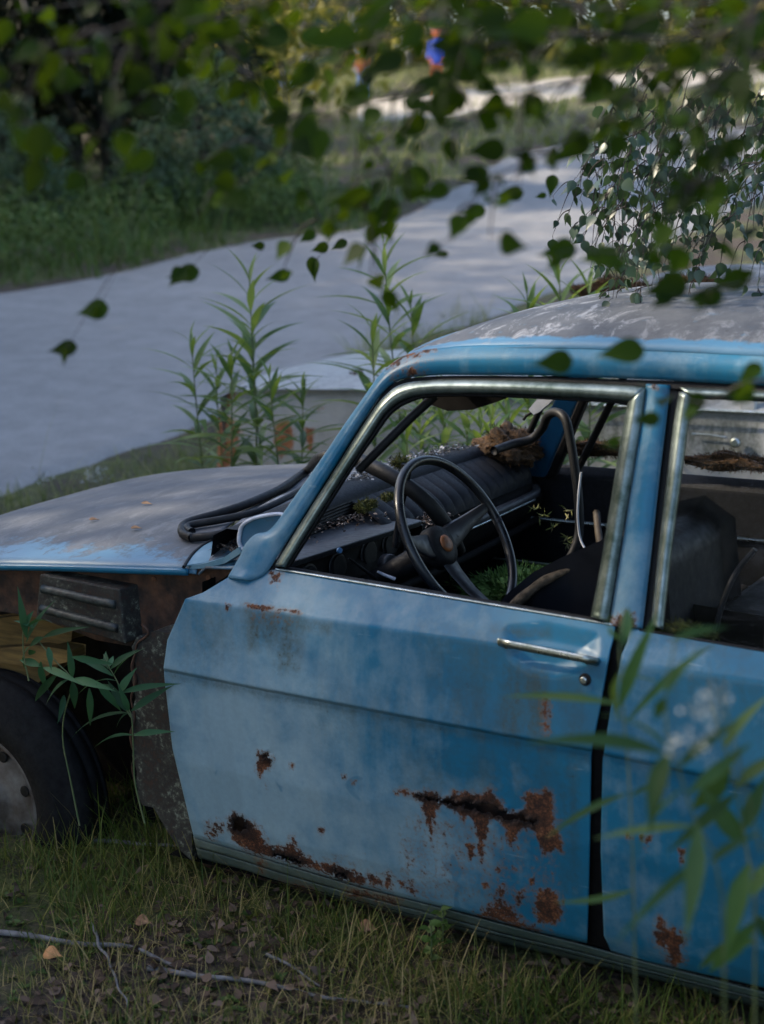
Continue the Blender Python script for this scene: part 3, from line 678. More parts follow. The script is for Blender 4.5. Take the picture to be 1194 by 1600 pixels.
# battery box: ribbed black tray
def bbox():
    f = [aty(62,897,.10), aty(186,921,.10), aty(196,1006,.10), aty(56,966,.10)]
    b = [f[0]+np.array([.02, .11, .0]), f[1]+np.array([.035, .11, .004]), f[2]+np.array([.03, .11, 0]), f[3]+np.array([.02, .11, 0])]
    o = pymesh('battery_tray', f+b, [(0, 1, 2, 3), (4, 7, 6, 5), (0, 4, 5, 1), (1, 5, 6, 2), (2, 6, 7, 3), (3, 7, 4, 0)], m_lichen, car); bevel(o, .004)
    for t in (.30, .74):
        a = f[0]*(1-t)+f[3]*t; c = f[1]*(1-t)+f[2]*t
        tube('rib', [a+(c-a)*.06+np.array([0, -.001, 0]), a+(c-a)*.5+np.array([0, -.002, 0]), a+(c-a)*.94+np.array([0, -.001, 0])], .011, m_lichen2, o, 10, n=12)
    return o
bbox()
# timber and spring packed behind the wheel
for px_, y_, th_ in (([(-60,975),(60,960),(112,985),(110,1000),(60,1012),(-60,1010)], .24, .05), ([(-60,1018),(60,1010),(108,1018),(108,1032),(70,1040),(-60,1030)], .20, .06), ([(-60,1034),(60,1040),(95,1036),(60,1065),(-60,1055)], .22, .05)):
    bevel(slab('timber_packing', px_, y_, m_wood, car, th_), .003)
# ---------------- front wheel
def wheel(cx, cz, y0, R=.315):
    wl = pymesh('wheel', [(cx, y0+.05, cz), (cx+.01, y0+.05, cz), (cx, y0+.05, cz+.01)], [(0, 1, 2)], m_dark, car)
    def rev(name, prof, mat, k=72, parent=wl):
        V = [(cx+r*math.cos(t), y0+y, cz+r*math.sin(t)) for y, r in prof for t in np.arange(k)*2*math.pi/k]
        F = [(i*k+j, i*k+(j+1) % k, (i+1)*k+(j+1) % k, (i+1)*k+j) for i in range(len(prof)-1) for j in range(k)]
        return npmesh(name, V, F, mat, parent)
    rev('tyre', [(.03, .178), (.012, .19), (.002, .22), (.0, .245), (.006, .27), (.02, .29), (.028, .312), (.034, .318), (.040, .328), (.06, .333), (.08, R), (.082, R-.006), (.088, R-.006), (.09, R), (.12, R), (.122, R-.006), (.128, R-.006), (.13, R), (.155, .308), (.17, .28), (.175, .2)], m_tyre)
    rev('rim', [(.018, .186), (.012, .180), (.020, .172), (.040, .168), (.050, .150), (.034, .125), (.030, .095), (.026, .070), (.012, .062), (.008, .03), (.006, .001)], m_rim)
    for k in range(8):
        t = k*math.pi/4+.3
        disc('rim_slot', np.array([cx+.138*math.cos(t), y0+.033, cz+.138*math.sin(t)]), (0, -1, 0), .015, .003, m_black, wl, 14)
m_rim = simple('dirty_silver_rim', (.035, .018, .010), (.15, .135, .12), 13, .7, metal=.2, bump=.5, det=9)
wheel(-.715, .185, .085, .325)
# ---------------- interior
floor_ = pymesh('floor_pan', [(-.1, .1, .16), (2.7, .1, .16), (2.7, 1.52, .16), (-.1, 1.52, .16)], [(0, 1, 2, 3)], m_dark, car)
pymesh('firewall', [(.0, .1, .16), (.0, 1.5, .16), (.05, 1.5, .86), (.05, .1, .86)], [(0, 1, 2, 3)], m_dark, car)
# far doors seen from inside
fd = thing  # alias
def fary(px, py): return aty(px, py, 1.5)
def far_panel(name, x0, x1):
    o = pymesh(name, [(x0, 1.49, .2), (x1, 1.49, .2), (x1, 1.49, .87), (x0, 1.49, .87), (x0, 1.55, .2), (x1, 1.55, .2), (x1, 1.53, .90), (x0, 1.53, .90)], [(0, 1, 2, 3), (4, 7, 6, 5), (3, 2, 6, 7), (0, 3, 7, 4), (1, 5, 6, 2)], m_vinyl, car); bevel(o, .012, 3)
    tube('trim_strip', [(x0+.04, 1.484, .735), (x1-.04, 1.484, .735)], .006, m_chrome, o, 8)
    tube('trim_strip', [(x0+.04, 1.484, .60), (x1-.04, 1.484, .60)], .003, m_chrome, o, 8)
    tube('armrest', [(x0+.35, 1.45, .57), (x0+.5, 1.43, .58), (x0+.75, 1.43, .58), (x0+.82, 1.46, .57)], .024, m_vinyl, o, 10, n=16)
    return o
far_panel('front_door', -.1, 1.13); far_panel('rear_door', 1.17, 2.0)
# far A pillar, far B pillar, far roof rail, far sill line
def post(name, a, b, w0, w1, mat, th=.03, cat=True, par=None):
    a = np.array(a); b = np.array(b); V = []
    for p, ww in ((a, w0), (b, w1)):
        for dx, dy in ((-.5, -.5), (.5, -.5), (.5, .5), (-.5, .5)): V.append(p+np.array([dx*ww, dy*th, 0]))
    o = pymesh(name, V, [(0, 1, 2, 3), (7, 6, 5, 4), (0, 4, 5, 1), (1, 5, 6, 2), (2, 6, 7, 3), (3, 7, 4, 0)], mat, par or car)
    bevel(o, .006, 2); return o
fp0, fp1 = (.20, 1.50, .86), (.50, 1.345, 1.35)
post('windscreen_pillar', fp0, fp1, .085, .06, m_bluein)
post('pillar_trim', (.265, 1.485, .86), (.545, 1.325, 1.35), .028, .026, m_black)
tube('pillar_seal', [(.15, 1.47, .88), (.3, 1.40, 1.13), (.455, 1.32, 1.35)], .010, m_black, car, 8, n=20)
post('door_pillar', (1.15, 1.50, .87), (1.15, 1.345, 1.38), .07, .05, m_bluein)
tube('roof_rail', [(.48, 1.345, 1.345), (.7, 1.345, 1.385), (1.5, 1.345, 1.41), (2.6, 1.345, 1.40)], .028, m_bluein, car, 8, n=40)
tube('window_frame', [(.36, 1.47, .90), (.62, 1.36, 1.33), (.68, 1.345, 1.355), (1.08, 1.345, 1.37), (1.10, 1.47, .90)], .011, m_black, car, 8, n=60, sm=False)
pymesh('rear_wall', [(2.72, .1, .16), (2.72, 1.5, .16), (2.72, 1.5, .95), (2.72, .1, .95), (2.3, .1, .93), (2.3, 1.5, .93)], [(0, 1, 2, 3), (3, 2, 5, 4)], m_dark, car)  # unseen rear end, closed off to cut light into the cabin
for sy_ in (.13, 1.47): pymesh('rear_quarter', [(2.0, sy_, .88), (2.72, sy_, .88), (2.68, .8+(sy_-.8)*.84, 1.38), (2.1, .8+(sy_-.8)*.84, 1.38)], [(0, 1, 2, 3)], m_paint2, car)
# dashboard
def extr(name, prof, ys, mat, parent, fn=None, smooth=True, closed=False):
    prof = list(prof)+([prof[0]] if closed else [])
    V = np.array([(x, y, z) for y in ys for x, z in prof], float)
    if fn is not None: V = fn(V)
    F = gridfaces(len(ys), len(prof))
    o = npmesh(name, V, F, mat, parent, smooth=smooth)
    if closed:
        pass
    return o
dash = extr('dashboard', [(.0, .88), (.12, .90), (.19, .87), (.235, .84), (.25, .815), (.245, .79), (.20, .74), (.14, .64), (.05, .60)], np.linspace(.13, 1.47, 30), m_dark, car)
solid(dash, .004)
# long top pad with a split near its far end
def bowx(V):
    q = (V[:, 1]-.8)/.7; V[:, 0] -= .05*(1-q*q)-.02; return V
pad = extr('top_pad', [(.02, .905), (.03, .955), (.07, .975), (.125, .975), (.150, .958), (.152, .925), (.14, .90)], np.linspace(.16, 1.30, 60), m_vinyl, dash, bowx)
pad2 = extr('top_pad', [(.02, .905), (.03, .952), (.07, .968), (.125, .968), (.148, .95), (.15, .92), (.14, .90)], np.linspace(1.315, 1.47, 10), m_vinyl, dash, bowx)
def ridges(V):
    V = bowx(V); return V
extr('ridged_strip', [(.152+.002*(i % 2), .955-.004*i) for i in range(12)], np.linspace(.2, .75, 20), m_black, dash, bowx, smooth=False)
# padded vertical pleats in front of the passenger
def pleats():
    ys = np.linspace(.62, 1.42, 260); V = []
    n = 16
    for y in ys:
        q = (y-.8)/.7; bow = -.04*(1-q*q)+.015
        ph = ((y-.62)/(.80/n)) % 1
        bul = .013*math.sqrt(max(0, math.sin(ph*math.pi)))
        for t in np.linspace(0, 1, 22):
            x = .150+.085*t+bow*(1-t)+bul*math.sin(math.pi*min(1, .08+t*.9))+.022*math.sin(math.pi*t); z = .952-.095*t
            V.append((x, y, z))
    return npmesh('pleated_pad', V, gridfaces(260, 22), m_vinyl, dash)
pleats()
tube('dash_rail', [(.262, .66, .832), (.268, 1.0, .832), (.262, 1.36, .832), (.235, 1.44, .838)], .013, m_spoke, dash, 10, n=40)
tube('rail_trim', [(.275, .66, .822), (.281, 1.0, .822), (.274, 1.36, .822)], .003, m_chrome, dash, 6, n=30)
tube('parcel_shelf_edge', [(.25, .3, .74), (.27, .9, .745), (.25, 1.42, .75)], .010, m_dark, dash, 8, n=20)
# instrument hood: box over the gauges in front of the driver
ih = pymesh('instrument_hood', [(.13, .15, .915), (.285, .15, .925), (.272, .73, .893), (.12, .73, .90), (.13, .15, .90), (.268, .15, .905), (.262, .73, .875), (.12, .73, .88),
   ], [(0, 1, 2, 3), (4, 7, 6, 5), (0, 4, 5, 1), (1, 5, 6, 2), (2, 6, 7, 3), (3, 7, 4, 0)], m_dashtop, dash); bevel(ih, .006, 3)
pymesh('instrument_hood_end', [(.13, .728, .885), (.268, .728, .88), (.262, .728, .80), (.18, .728, .78), (.13, .735, .885), (.268, .735, .88), (.262, .735, .80), (.18, .735, .78)], [(0, 1, 2, 3), (4, 7, 6, 5), (0, 4, 5, 1), (1, 5, 6, 2), (2, 6, 7, 3), (3, 7, 4, 0)], m_black, dash)
pymesh('instrument_panel', [(.235, .15, .90), (.235, .72, .875), (.225, .72, .79), (.225, .15, .80)], [(0, 1, 2, 3)], m_black, dash)
for yy in (.26, .38, .52, .62):
    disc('gauge', np.array([.238, yy, .85]), (1, 0, .05), .036, .003, m_spoke, dash, 24); disc('gauge_glass', np.array([.243, yy, .85]), (1, 0, .05), .030, .002, m_black, dash, 24)
tube('wood_trim', [(.235, .16, .79), (.237, .7, .775)], .011, simple('brown_trim', (.035, .014, .008), (.09, .04, .02), 30, .5), dash, 8, n=6)
disc('blue_knob', aty(532, 860, .30), (1, -.3, .3), .007, .006, m_bluebit, dash, 12)
tube('column_stalk', [aty(545, 872, .33), aty(566, 888, .36), aty(592, 908, .4)], [.003, .004, .005], m_black, dash, 6)
tube('column_stalk', [aty(590, 893, .40), aty(600, 898, .41), aty(618, 905, .42)], [.003, .004, .005], m_cream, dash, 6)
# steering wheel
SWC = np.array([.515, .465, .930]); _t = math.radians(30); SN = np.array([math.cos(_t), 0, math.sin(_t)]); SA = np.array([0, 1., 0]); SB = np.cross(SN, SA)
if SB[2] < 0: SB = -SB
sw = pymesh('steering_wheel', [SWC, SWC+SA*.01, SWC+SB*.01], [(0, 1, 2)], m_black, car)
ang = np.linspace(0, 2*np.pi, 97)
rim = np.array([SWC+.198*(np.cos(a)*SA+np.sin(a)*SB) for a in ang])
tube('rim', rim, .0115, m_wheelrim, sw, 12)
hub = SWC-SN*.055
def sp(an, r, dn=0): return SWC+r*(math.cos(an)*SA+math.sin(an)*SB)-SN*(.055*(1-(r/.198)**2))+SN*dn
def spoke(an, w0, w1):
    t = np.array([-math.sin(an)*SA+math.cos(an)*SB])[0]; V = []
    for r, ww in ((.02, w0), (.07, w0*.85), (.12, (w0+w1)/2.2), (.19, w1)):
        for s, dn in ((-1, 0), (-.8, .006), (.8, .006), (1, 0), (.8, -.004), (-.8, -.004), (-1, 0)): V.append(sp(an, r, dn)+t*s*ww)
    return npmesh('spoke', V, gridfaces(4, 7), m_spoke, sw)
for a_, w0, w1 in ((math.radians(12), .034, .012), (math.radians(168), .034, .012), (math.radians(270), .03, .018)): spoke(a_, w0, w1)
disc('hub', hub+SN*.012, SN, .052, .03, m_black, sw, 32, dish=.01)
disc('horn_badge', hub+SN*.024, SN, .021, .005, m_orange, sw, 24, dish=.004)
tube('steering_column', [hub-SN*.30, hub-SN*.15, hub+SN*.0], [.028, .028, .034], m_black, car, 14)
tube('indicator_lever', [aty(636, 725, .50), aty(632, 760, .50), aty(622, 815, .50), aty(618, 855, .50)], [.014, .011, .006, .009], m_vinyl, car, 8, n=16)
disc('column_collar', aty(612, 880, .48), (1, -.6, .2), .022, .03, m_spoke, car, 20)
# sun visors and mirror stem
bevel(slab('sun_visor', [(656,616),(672,628),(700,638),(738,636),(775,624),(806,612)], .42, m_dark, car, .22), .006)
bevel(slab('sun_visor', [(828,640),(848,616),(870,616),(858,628),(843,641),(834,646)], 1.05, m_cream, car, .02), .003)
tube('visor_pin', [aty(818, 656, 1.055), aty(822, 650, 1.055), aty(831, 644, 1.055)], .004, m_black, car, 6)
tube('windscreen_pillar_flange', [aty(560, 735, .20), aty(600, 695, .22), aty(640, 655, .25), aty(680, 618, .28)], .010, m_black, car, 8, n=20)
# seats
seat = bevel(slab('driver_seat', [(770,985),(806,944),(845,912),(892,888),(942,867),(985,858),(1020,885),(1040,1120),(770,1120)], .30, m_seatleather, car, .42), .05, 5)
for p_ in seat.data.polygons: p_.use_smooth = True
tube('torn_edge', [aty(796, 952, .285), aty(812, 938, .285), aty(832, 921, .285), aty(852, 907, .29), aty(878, 895, .30), aty(905, 884, .31)], [.010, .013, .010, .011, .007, .004], m_torn, seat, 8, n=60)
cz_ = aty(822, 916, .98)
ps = pymesh('passenger_seat', [(cz_[0]-.25, .82, .3), (cz_[0]+.5, .82, .3), (cz_[0]+.5, 1.38, .3), (cz_[0]-.25, 1.38, .3), (cz_[0]-.25, .82, cz_[2]-.05), (cz_[0]+.5, .82, cz_[2]-.03), (cz_[0]+.5, 1.38, cz_[2]-.03), (cz_[0]-.25, 1.38, cz_[2]-.05)],
   [(0, 3, 2, 1), (4, 5, 6, 7), (0, 1, 5, 4), (1, 2, 6, 5), (2, 3, 7, 6), (3, 0, 4, 7)], m_dark, car); bevel(ps, .04, 4)
bevel(slab('rear_seat', [(1085,965),(1200,985),(1400,1010),(1400,1200),(1085,1180)], .5, m_dark, car, .9), .03, 3)
tube('seat_belt', [aty(1180, 858, .4), aty(1150, 895, .4), aty(1130, 940, .4), aty(1118, 985, .4)], .006, m_spoke, car, 6, n=20)
tube('door_pull', [aty(932, 800, 1.3), aty(938, 850, 1.2), aty(952, 890, 1.1)], .010, simple('tan_leather_strap', (.02, .014, .008), (.05, .035, .02), 30, .7), car, 6, n=16)
# ================================================================== windscreen seal lying loose over the bonnet and into the car
def hood_hit(px, py, lift):
    d = D(px, py); t = 2.5
    while t < 7:
        P = CAM+d*t
        if P[2] < hz(P[0], P[1])+lift: break
        t += .004
    return P
def strand(pts): return [hood_hit(x, y, .014) for x, y in pts]
s1 = strand([(300,840),(286,834),(286,822),(300,814),(340,803),(390,786),(440,763),(480,735)])+[aty(504, 716, .62), aty(540, 712, .60), aty(566, 722, .55), aty(600, 738, .5), aty(640, 762, .50), aty(675, 793, .52), aty(702, 830, .56), aty(716, 862, .6)]
s2 = strand([(300,840),(345,835),(400,816),(450,798),(478,786)])+[hood_hit(505, 775, .02), hood_hit(540, 764, .02)]
s3 = strand([(300,831),(292,826),(300,820),(345,812),(400,800),(450,778),(485,758)])+[hood_hit(515, 742, .03)]
_V, _F, _A = merge([tube_arrays(resample(s1, 120, True), np.interp(np.linspace(0, 1, 120), [0, .45, .6, 1], [.011, .012, .018, .019]), 10),
   tube_arrays(resample(s2, 50, True), .011, 10), tube_arrays(resample(s3, 60, True), .010, 10)])
tag(npmesh('windscreen_seal', _V, _F, m_rubber), 'black rubber windscreen seal looped on the bonnet and running through the opening onto the dashboard', 'rubber seal')
g1 = [aty(*p) for p in [(772,704,1.10),(800,694,1.18),(830,686,1.22),(848,668,1.22),(856,650,1.2),(870,644,1.18),(884,656,1.16),(892,690,1.15),(898,730,1.14),(904,780,1.13),(905,830,1.12),(896,862,1.1),(878,892,1.08)]]
_a = tube_arrays(resample(g1, 90, True), .0125, 8)
tag(npmesh('rubber_strip', _a[0], _a[1], m_rubber), 'black rubber strip hanging in a hook shape from the far corner of the windscreen opening', 'rubber strip')
_a = tube_arrays(resample([aty(*p) for p in [(908,738,1.08),(904,775,1.08),(903,810,1.08),(908,845,1.08),(925,874,1.06)]], 40, True), .003, 6)
tag(npmesh('wire', _a[0], _a[1], m_cream), 'thin pale wire dangling beside the hooked rubber strip', 'wire')
cp = [(288,886),(300,868),(318,853),(338,843),(370,829),(402,814),(440,798),(446,812),(420,826),(392,846),(374,858),(345,872),(322,881)]
solid(pymesh('scuttle_corner', [hood_hit(x, y, .001) for x, y in cp], [tuple(range(len(cp)))], m_paint2, car), .004, -1)
tube('scuttle_gap', [hood_hit(x, y, .004) for x, y in [(287,886),(300,867),(318,852),(338,842),(372,828)]], .0045, m_black, car, 6, n=24)
# ================================================================== the white wreck behind
WY = 2.9
wc = thing('car', 'rusty white old car parked beyond the blue one, mostly hidden by it', 'car', (-.2, 3.5, 0))
def wpanel(name, rows, nu, nvs, y0, bul, mat, parent, rust=(), grime=(), chalk=.6, th=.01):
    R = [resample(r, nu) for r in rows]; V = []; C = []
    L = []
    for k in range(len(R)-1):
        for t in np.linspace(0, 1, nvs[k], endpoint=(k == len(R)-2)): L.append((R[k]*(1-t)+R[k+1]*t, k+t))
    for i in range(nu):
        for G, v in L: V.append(aty(G[i][0], G[i][1], y0+bul(i/(nu-1), v/(len(R)-1))))
    P2 = proj(np.array(V)); C = np.zeros((len(V), 4)); C[:, 3] = 1; C[:, 1] = chalk
    for poly, soft in rust: C[:, 0] = np.maximum(C[:, 0], np.clip(.5+sdf(P2, poly)/soft, 0, 1))
    for poly, soft, a in grime: C[:, 2] = np.maximum(C[:, 2], a*np.clip(.5+sdf(P2, poly)/soft, 0, 1))
    o = npmesh(name, V, gridfaces(nu, len(L)), mat, parent, cattr=C); solid(o, th, 1); return o
wtop = [(346,640),(350,622),(362,612),(420,608),(560,609),(700,614),(900,628),(1130,640),(1330,652)]
wpanel('body_side', [[(346,900),(560,930),(900,960),(1330,1000)], [(342,720),(560,730),(900,745),(1330,760)], wtop], 160, [10, 30], WY, lambda u, v: .05*(1-math.sin(math.pi*min(1, v*.9+.1)))+.05*max(0, .04-u)/.04, m_white, wc,
   rust=[([(342,645),(362,652),(378,672),(372,700),(362,735),(342,735)], 14), ([(432,662),(452,655),(462,680),(456,705),(440,715),(430,690)], 12), ([(478,668),(492,670),(490,704),(484,708)], 7), ([(500,634),(508,636),(504,644)], 5), ([(360,612),(368,612),(362,640),(354,640)], 8)],
   grime=[([(900,640),(1190,655),(1190,735),(900,720)], 20, .75), ([(1080,655),(1190,660),(1190,720),(1080,700)], 20, .9), ([(560,650),(700,650),(700,720),(560,720)], 60, .5)])
wt3 = resample([aty(x, y, WY+.01) for x, y in wtop[2:]], 60); 
V = []; C = []
for p in wt3:
    for t in np.linspace(0, 1, 24):
        V.append((p[0]+.0, WY+.01+1.35*t, p[2]+.05*(1-(2*t-1)**4)-(.04 if p[0] < -1.8 else 0)*0)); C.append((0, .7, .25, 1))
V = np.array(V); kk = V[:, 0] < -.35
wh = npmesh('bonnet', V, gridfaces(60, 24), m_white, wc, cattr=C)
# nose panel
nz = aty(346, 640, WY)
wn = pymesh('nose', [(nz[0], WY+.02, .2), (nz[0], WY+1.33, .2), (nz[0]-.02, WY+1.33, .78), (nz[0]-.02, WY+.02, .78), (nz[0]+.1, WY+.02, .83), (nz[0]+.1, WY+1.33, .83)], [(0, 1, 2, 3), (3, 2, 5, 4)], m_white, wc, True)
rl = [(905,560),(925,500),(940,472),(960,462),(1010,457),(1100,456),(1200,460),(1330,466)]
tube('roof_gutter', [aty(x, y, WY+.16) for x, y in rl], .012, m_cream, wc, 8, n=60)
RG = resample([aty(x, y, WY+.165) for x, y in rl[2:]], 40, True)
V = [(p[0], WY+.165+1.03*t, p[2]+.045*(1-(2*t-1)**4)+.004) for p in RG for t in np.linspace(0, 1, 20)]
npmesh('roof', V, gridfaces(40, 20), m_roof, wc, cattr=np.tile([0, .7, .9, 1], (len(V), 1)))
wpanel('roof_rail', [[(900,575),(930,500),(950,478),(1010,470),(1100,470),(1330,482)], [(905,560),(925,500),(942,474),(962,464),(1100,458),(1330,468)]], 50, [4], WY+.165, lambda u, v: 0, m_bluein, wc, chalk=.3)
tube('belt_strip', [aty(x, y, WY-.012) for x, y in [(905,632),(1100,641),(1330,652)]], .007, m_chrome, wc, 6, n=16)
tube('door_line', [aty(x, y, WY-.004) for x, y in [(1082,678),(1110,680),(1136,684)]], .004, m_chrome, wc, 6, n=10)
disc('door_handle', aty(1148, 692, WY-.03), (0, -1, .2), .018, .02, m_chrome, wc, 20)
for a_, b_ in (((960,636),(985,470)), ((1170,645),(1170,470))):
    p0 = aty(*a_, WY+.03); p1 = aty(*b_, WY+.165); post('pillar', p0, p1, .06, .05, m_white, par=wc)
# moss along the white car's gutter
# ================================================================== plant machinery
def blade_t(prof, fold=.25, curl=.25, n=None):
    """leaf template: length 1 along +x, width 1 in y, normal z"""
    V = []; n = len(prof)
    for i, w_ in enumerate(prof):
        t = i/(n-1); z = -curl*t*t
        for s in (-1, 0, 1): V.append((t, s*w_*.5, z, abs(s)*w_*fold*.5))
    F = gridfaces(n, 3); return np.array(V), F
LANCE = blade_t([.15, .6, .95, 1, .85, .6, .3, .02], .3, .35)
OVATE = blade_t([.22, .80, .98, 1, .90, .70, .46, .24, .09, .01], .22, .15)
QUAD = (np.array([(0, 0, 0, 0), (.5, -.35, .05, 0), (1, 0, -.05, 0), (.5, .35, .05, 0)]), np.array([(0, 1, 2, 3)]))
GRASS = blade_t([1, .85, .6, .05], .3, .35)
def unit(v): return v/(np.linalg.norm(v, axis=-1, keepdims=True)+1e-12)
def scatter(tpl, P, X, Nn, L, Wd, rnd=None):
    """place template: X long axis, Nn approx normal"""
    V, F = tpl; P = np.asarray(P); n = len(P); X = unit(np.asarray(X)); Z = unit(Nn-(np.sum(Nn*X, 1)[:, None])*X); Y = np.cross(Z, X)
    L = np.broadcast_to(L, (n,)); Wd = np.broadcast_to(Wd, (n,))
    out = P[:, None]+V[None, :, 0, None]*L[:, None, None]*X[:, None]+V[None, :, 1, None]*Wd[:, None, None]*Y[:, None]+(V[None, :, 2, None]*L[:, None, None]+V[None, :, 3, None]*Wd[:, None, None])*Z[:, None]
    FF = (F[None]+(np.arange(n)*len(V))[:, None, None]).reshape(-1, F.shape[1])
    r = rng.random(n) if rnd is None else rnd
    return out.reshape(-1, 3), FF, np.repeat(r, len(V))
def rdir(n, up=0.0):
    v = rng.normal(size=(n, 3)); v = unit(v); v[:, 2] += up; return unit(v)
def fireweed_geo(h, nleaf, ll, lw, bare=.15, lean=(.05, 0), droop=.1, tipz=1.0):
    t = np.linspace(0, 1, 14)
    ph = rng.random()*6.28
    S = np.stack([lean[0]*h*t**1.7+.012*h*np.sin(5*t+ph), lean[1]*h*t**1.7+.012*h*np.cos(4*t+ph), h*t*tipz], 1)
    stem = tube_arrays(S, np.linspace(.0045, .0015, 14), 6)
    q = np.linspace(bare, .985, nleaf); q = q+rng.normal(0, .004, nleaf)
    P = np.stack([np.interp(q, t, S[:, k]) for k in range(3)], 1)
    a = np.arange(nleaf)*2.4+ph+rng.normal(0, .25, nleaf)
    el = np.radians(np.interp(q, [0, .5, .85, 1], [12, 26, 44, 74]))+rng.normal(0, .12, nleaf)
    X = np.stack([np.cos(a)*np.cos(el), np.sin(a)*np.cos(el), np.sin(el)], 1)
    Nn = np.stack([-np.cos(a)*np.sin(el), -np.sin(a)*np.sin(el), np.cos(el)], 1)+rng.normal(0, .15, (nleaf, 3))
    Ls = ll*np.interp(q, [0, .2, .6, .85, 1], [.6, .85, 1, .9, .30])*(1+rng.normal(0, .1, nleaf))
    return stem, scatter(LANCE, P, X, Nn, Ls, lw*Ls/ll*(1+rng.normal(0, .12, nleaf)))
FWN = {}
def make_fireweed(key, h, nleaf, ll, lw, mat, **kw):
    st, lf = fireweed_geo(h, nleaf, ll, lw, **kw)
    t = thing('willowherb_plant', 'x', 'plant')
    npmesh('stem', st[0], st[1], m_stem, t); npmesh('leaves', *lf[:2], mat, t, attr=lf[2]); FWN[key] = [t, False]
    return t
def copy_thing(t):
    r = t.copy(); COL.objects.link(r)
    for ch in [o for o in bpy.data.objects if o.parent == t]:
        mi = ch.matrix_parent_inverse.copy(); c = ch.copy(); COL.objects.link(c); c.parent = r; c.matrix_parent_inverse = mi
    return r
def put(key, loc, rz, sc, label, group, tilt=(0, 0)):
    t, used = FWN[key]
    if used: t = copy_thing(t)
    else: FWN[key][1] = True
    t.location = [float(v) for v in loc]; t.rotation_euler = (tilt[0], tilt[1], rz); t.scale = (sc, sc, sc); t['label'] = label; t['group'] = group; return t
HS = dict(a=(1.05, 54, .23, .028), b=(.95, 46, .20, .024), c=(.8, 42, .19, .025), d=(1.15, 52, .23, .026))
for k_, (h_, n_, l_, w_) in HS.items(): make_fireweed(k_, h_, n_, l_, w_, m_fire, lean=(rng.normal(0, .04), rng.normal(0, .04)))
def put_top(key, px, py, y, rz, label, group, minz=0.0, hs=None):
    """a plant whose tip reaches the given height over its spot on the ground"""
    P = aty(px, py, y); g = float(H(P[0], P[1])); h = P[2]-g
    h0 = HS[key][0]; sc = h/h0
    return put(key, (P[0], P[1], g), rz, sc, label, group)
GW = 'tall willowherb plants between the two cars'
put_top('a', 374, 424, 2.15, .3, 'tallest leafy willowherb rising behind the middle of the blue bonnet', GW)
put_top('b', 312, 520, 2.1, 1.9, 'slimmer willowherb leaning left beside the tallest one behind the bonnet', GW)
put_top('c', 432, 580, 2.05, 4.0, 'short willowherb in front of the rust patches on the white car', GW)
put_top('b', 398, 500, 2.3, 2.7, 'leafy willowherb just right of the tallest one behind the bonnet', GW)
put_top('c', 352, 548, 2.0, 1.1, 'bushy short willowherb at the foot of the tallest one', GW)
put_top('c', 460, 600, 2.2, .4, 'lowest willowherb in front of the white car wing', GW)
put_top('c', 655, 468, 2.5, 3.9, 'willowherb right behind the tall one over the windscreen pillar', GW)
put_top('d', 624, 370, 2.45, 2.5, 'tall willowherb above the windscreen pillar of the blue car', GW)
put_top('c', 574, 500, 2.2, 5.2, 'smaller willowherb just left of the tall one by the windscreen pillar', GW)
put_top('b', 336, 560, 2.25, 3.3, 'thin willowherb half hidden behind the tallest one', GW)
for i, (px, py, y, k_, rz) in enumerate([(655, 628, 2.05, 'b', 0), (690, 605, 2.2, 'a', 1), (735, 615, 2.0, 'c', 2), (770, 600, 2.15, 'b', 3), (800, 622, 2.05, 'c', 4.1), (745, 640, 1.9, 'a', 5), (700, 640, 1.95, 'c', 2.2), (835, 655, 1.9, 'b', .5), (630, 655, 1.85, 'c', 1.2), (780, 645, 1.85, 'c', 3.3)]):
    put_top(k_, px, py, y, rz, ['shortest willowherb of the clump, at the foot of the near windscreen pillar','willowherb of the clump just under the dark sun visor','willowherb rising from the middle of the clump behind the dashboard','willowherb of the clump touching the pale sun visor','willowherb of the clump right under the pale sun visor','tallest-looking willowherb in front of the clump middle','small willowherb at the clump left half, low','rightmost willowherb of the clump beside the far pillar','lowest willowherb of the clump next to the hanging pillar flange','small willowherb of the clump behind the brown moss'][i], 'willowherb clump seen through the windscreen opening')
# broad bladed plant behind the roof
def bladeplant(name, label, px, py, y, n, L, wd, mat, spread=.9, group=None, at=None):
    P = at if at is not None else aty(px, py, y); a = rng.random(n)*6.28; el = np.radians(rng.uniform(35, 85, n)) if spread > .5 else np.radians(rng.uniform(60, 88, n))
    X = np.stack([np.cos(a)*np.cos(el), np.sin(a)*np.cos(el), np.sin(el)], 1); Nn = np.stack([-np.cos(a)*np.sin(el), -np.sin(a)*np.sin(el), np.cos(el)], 1)
    s = scatter(LANCE, np.tile(P, (n, 1))+rng.normal(0, .012, (n, 3)), X, Nn, L*rng.uniform(.6, 1.1, n), wd)
    o = npmesh(name, s[0], s[1], mat, attr=s[2]); return tag(o, label, 'plant', group)
for px, py, sc_ in ((868, 425, 1), (905, 440, .8), (838, 455, .7)):
    put_top('a', px, py, 2.35, px, 'willowherb top standing behind the blue roof, %s' % {868: 'tallest of three', 905: 'rightmost of three', 838: 'leftmost and shortest of three'}[px], 'willowherb tops behind the blue roof')
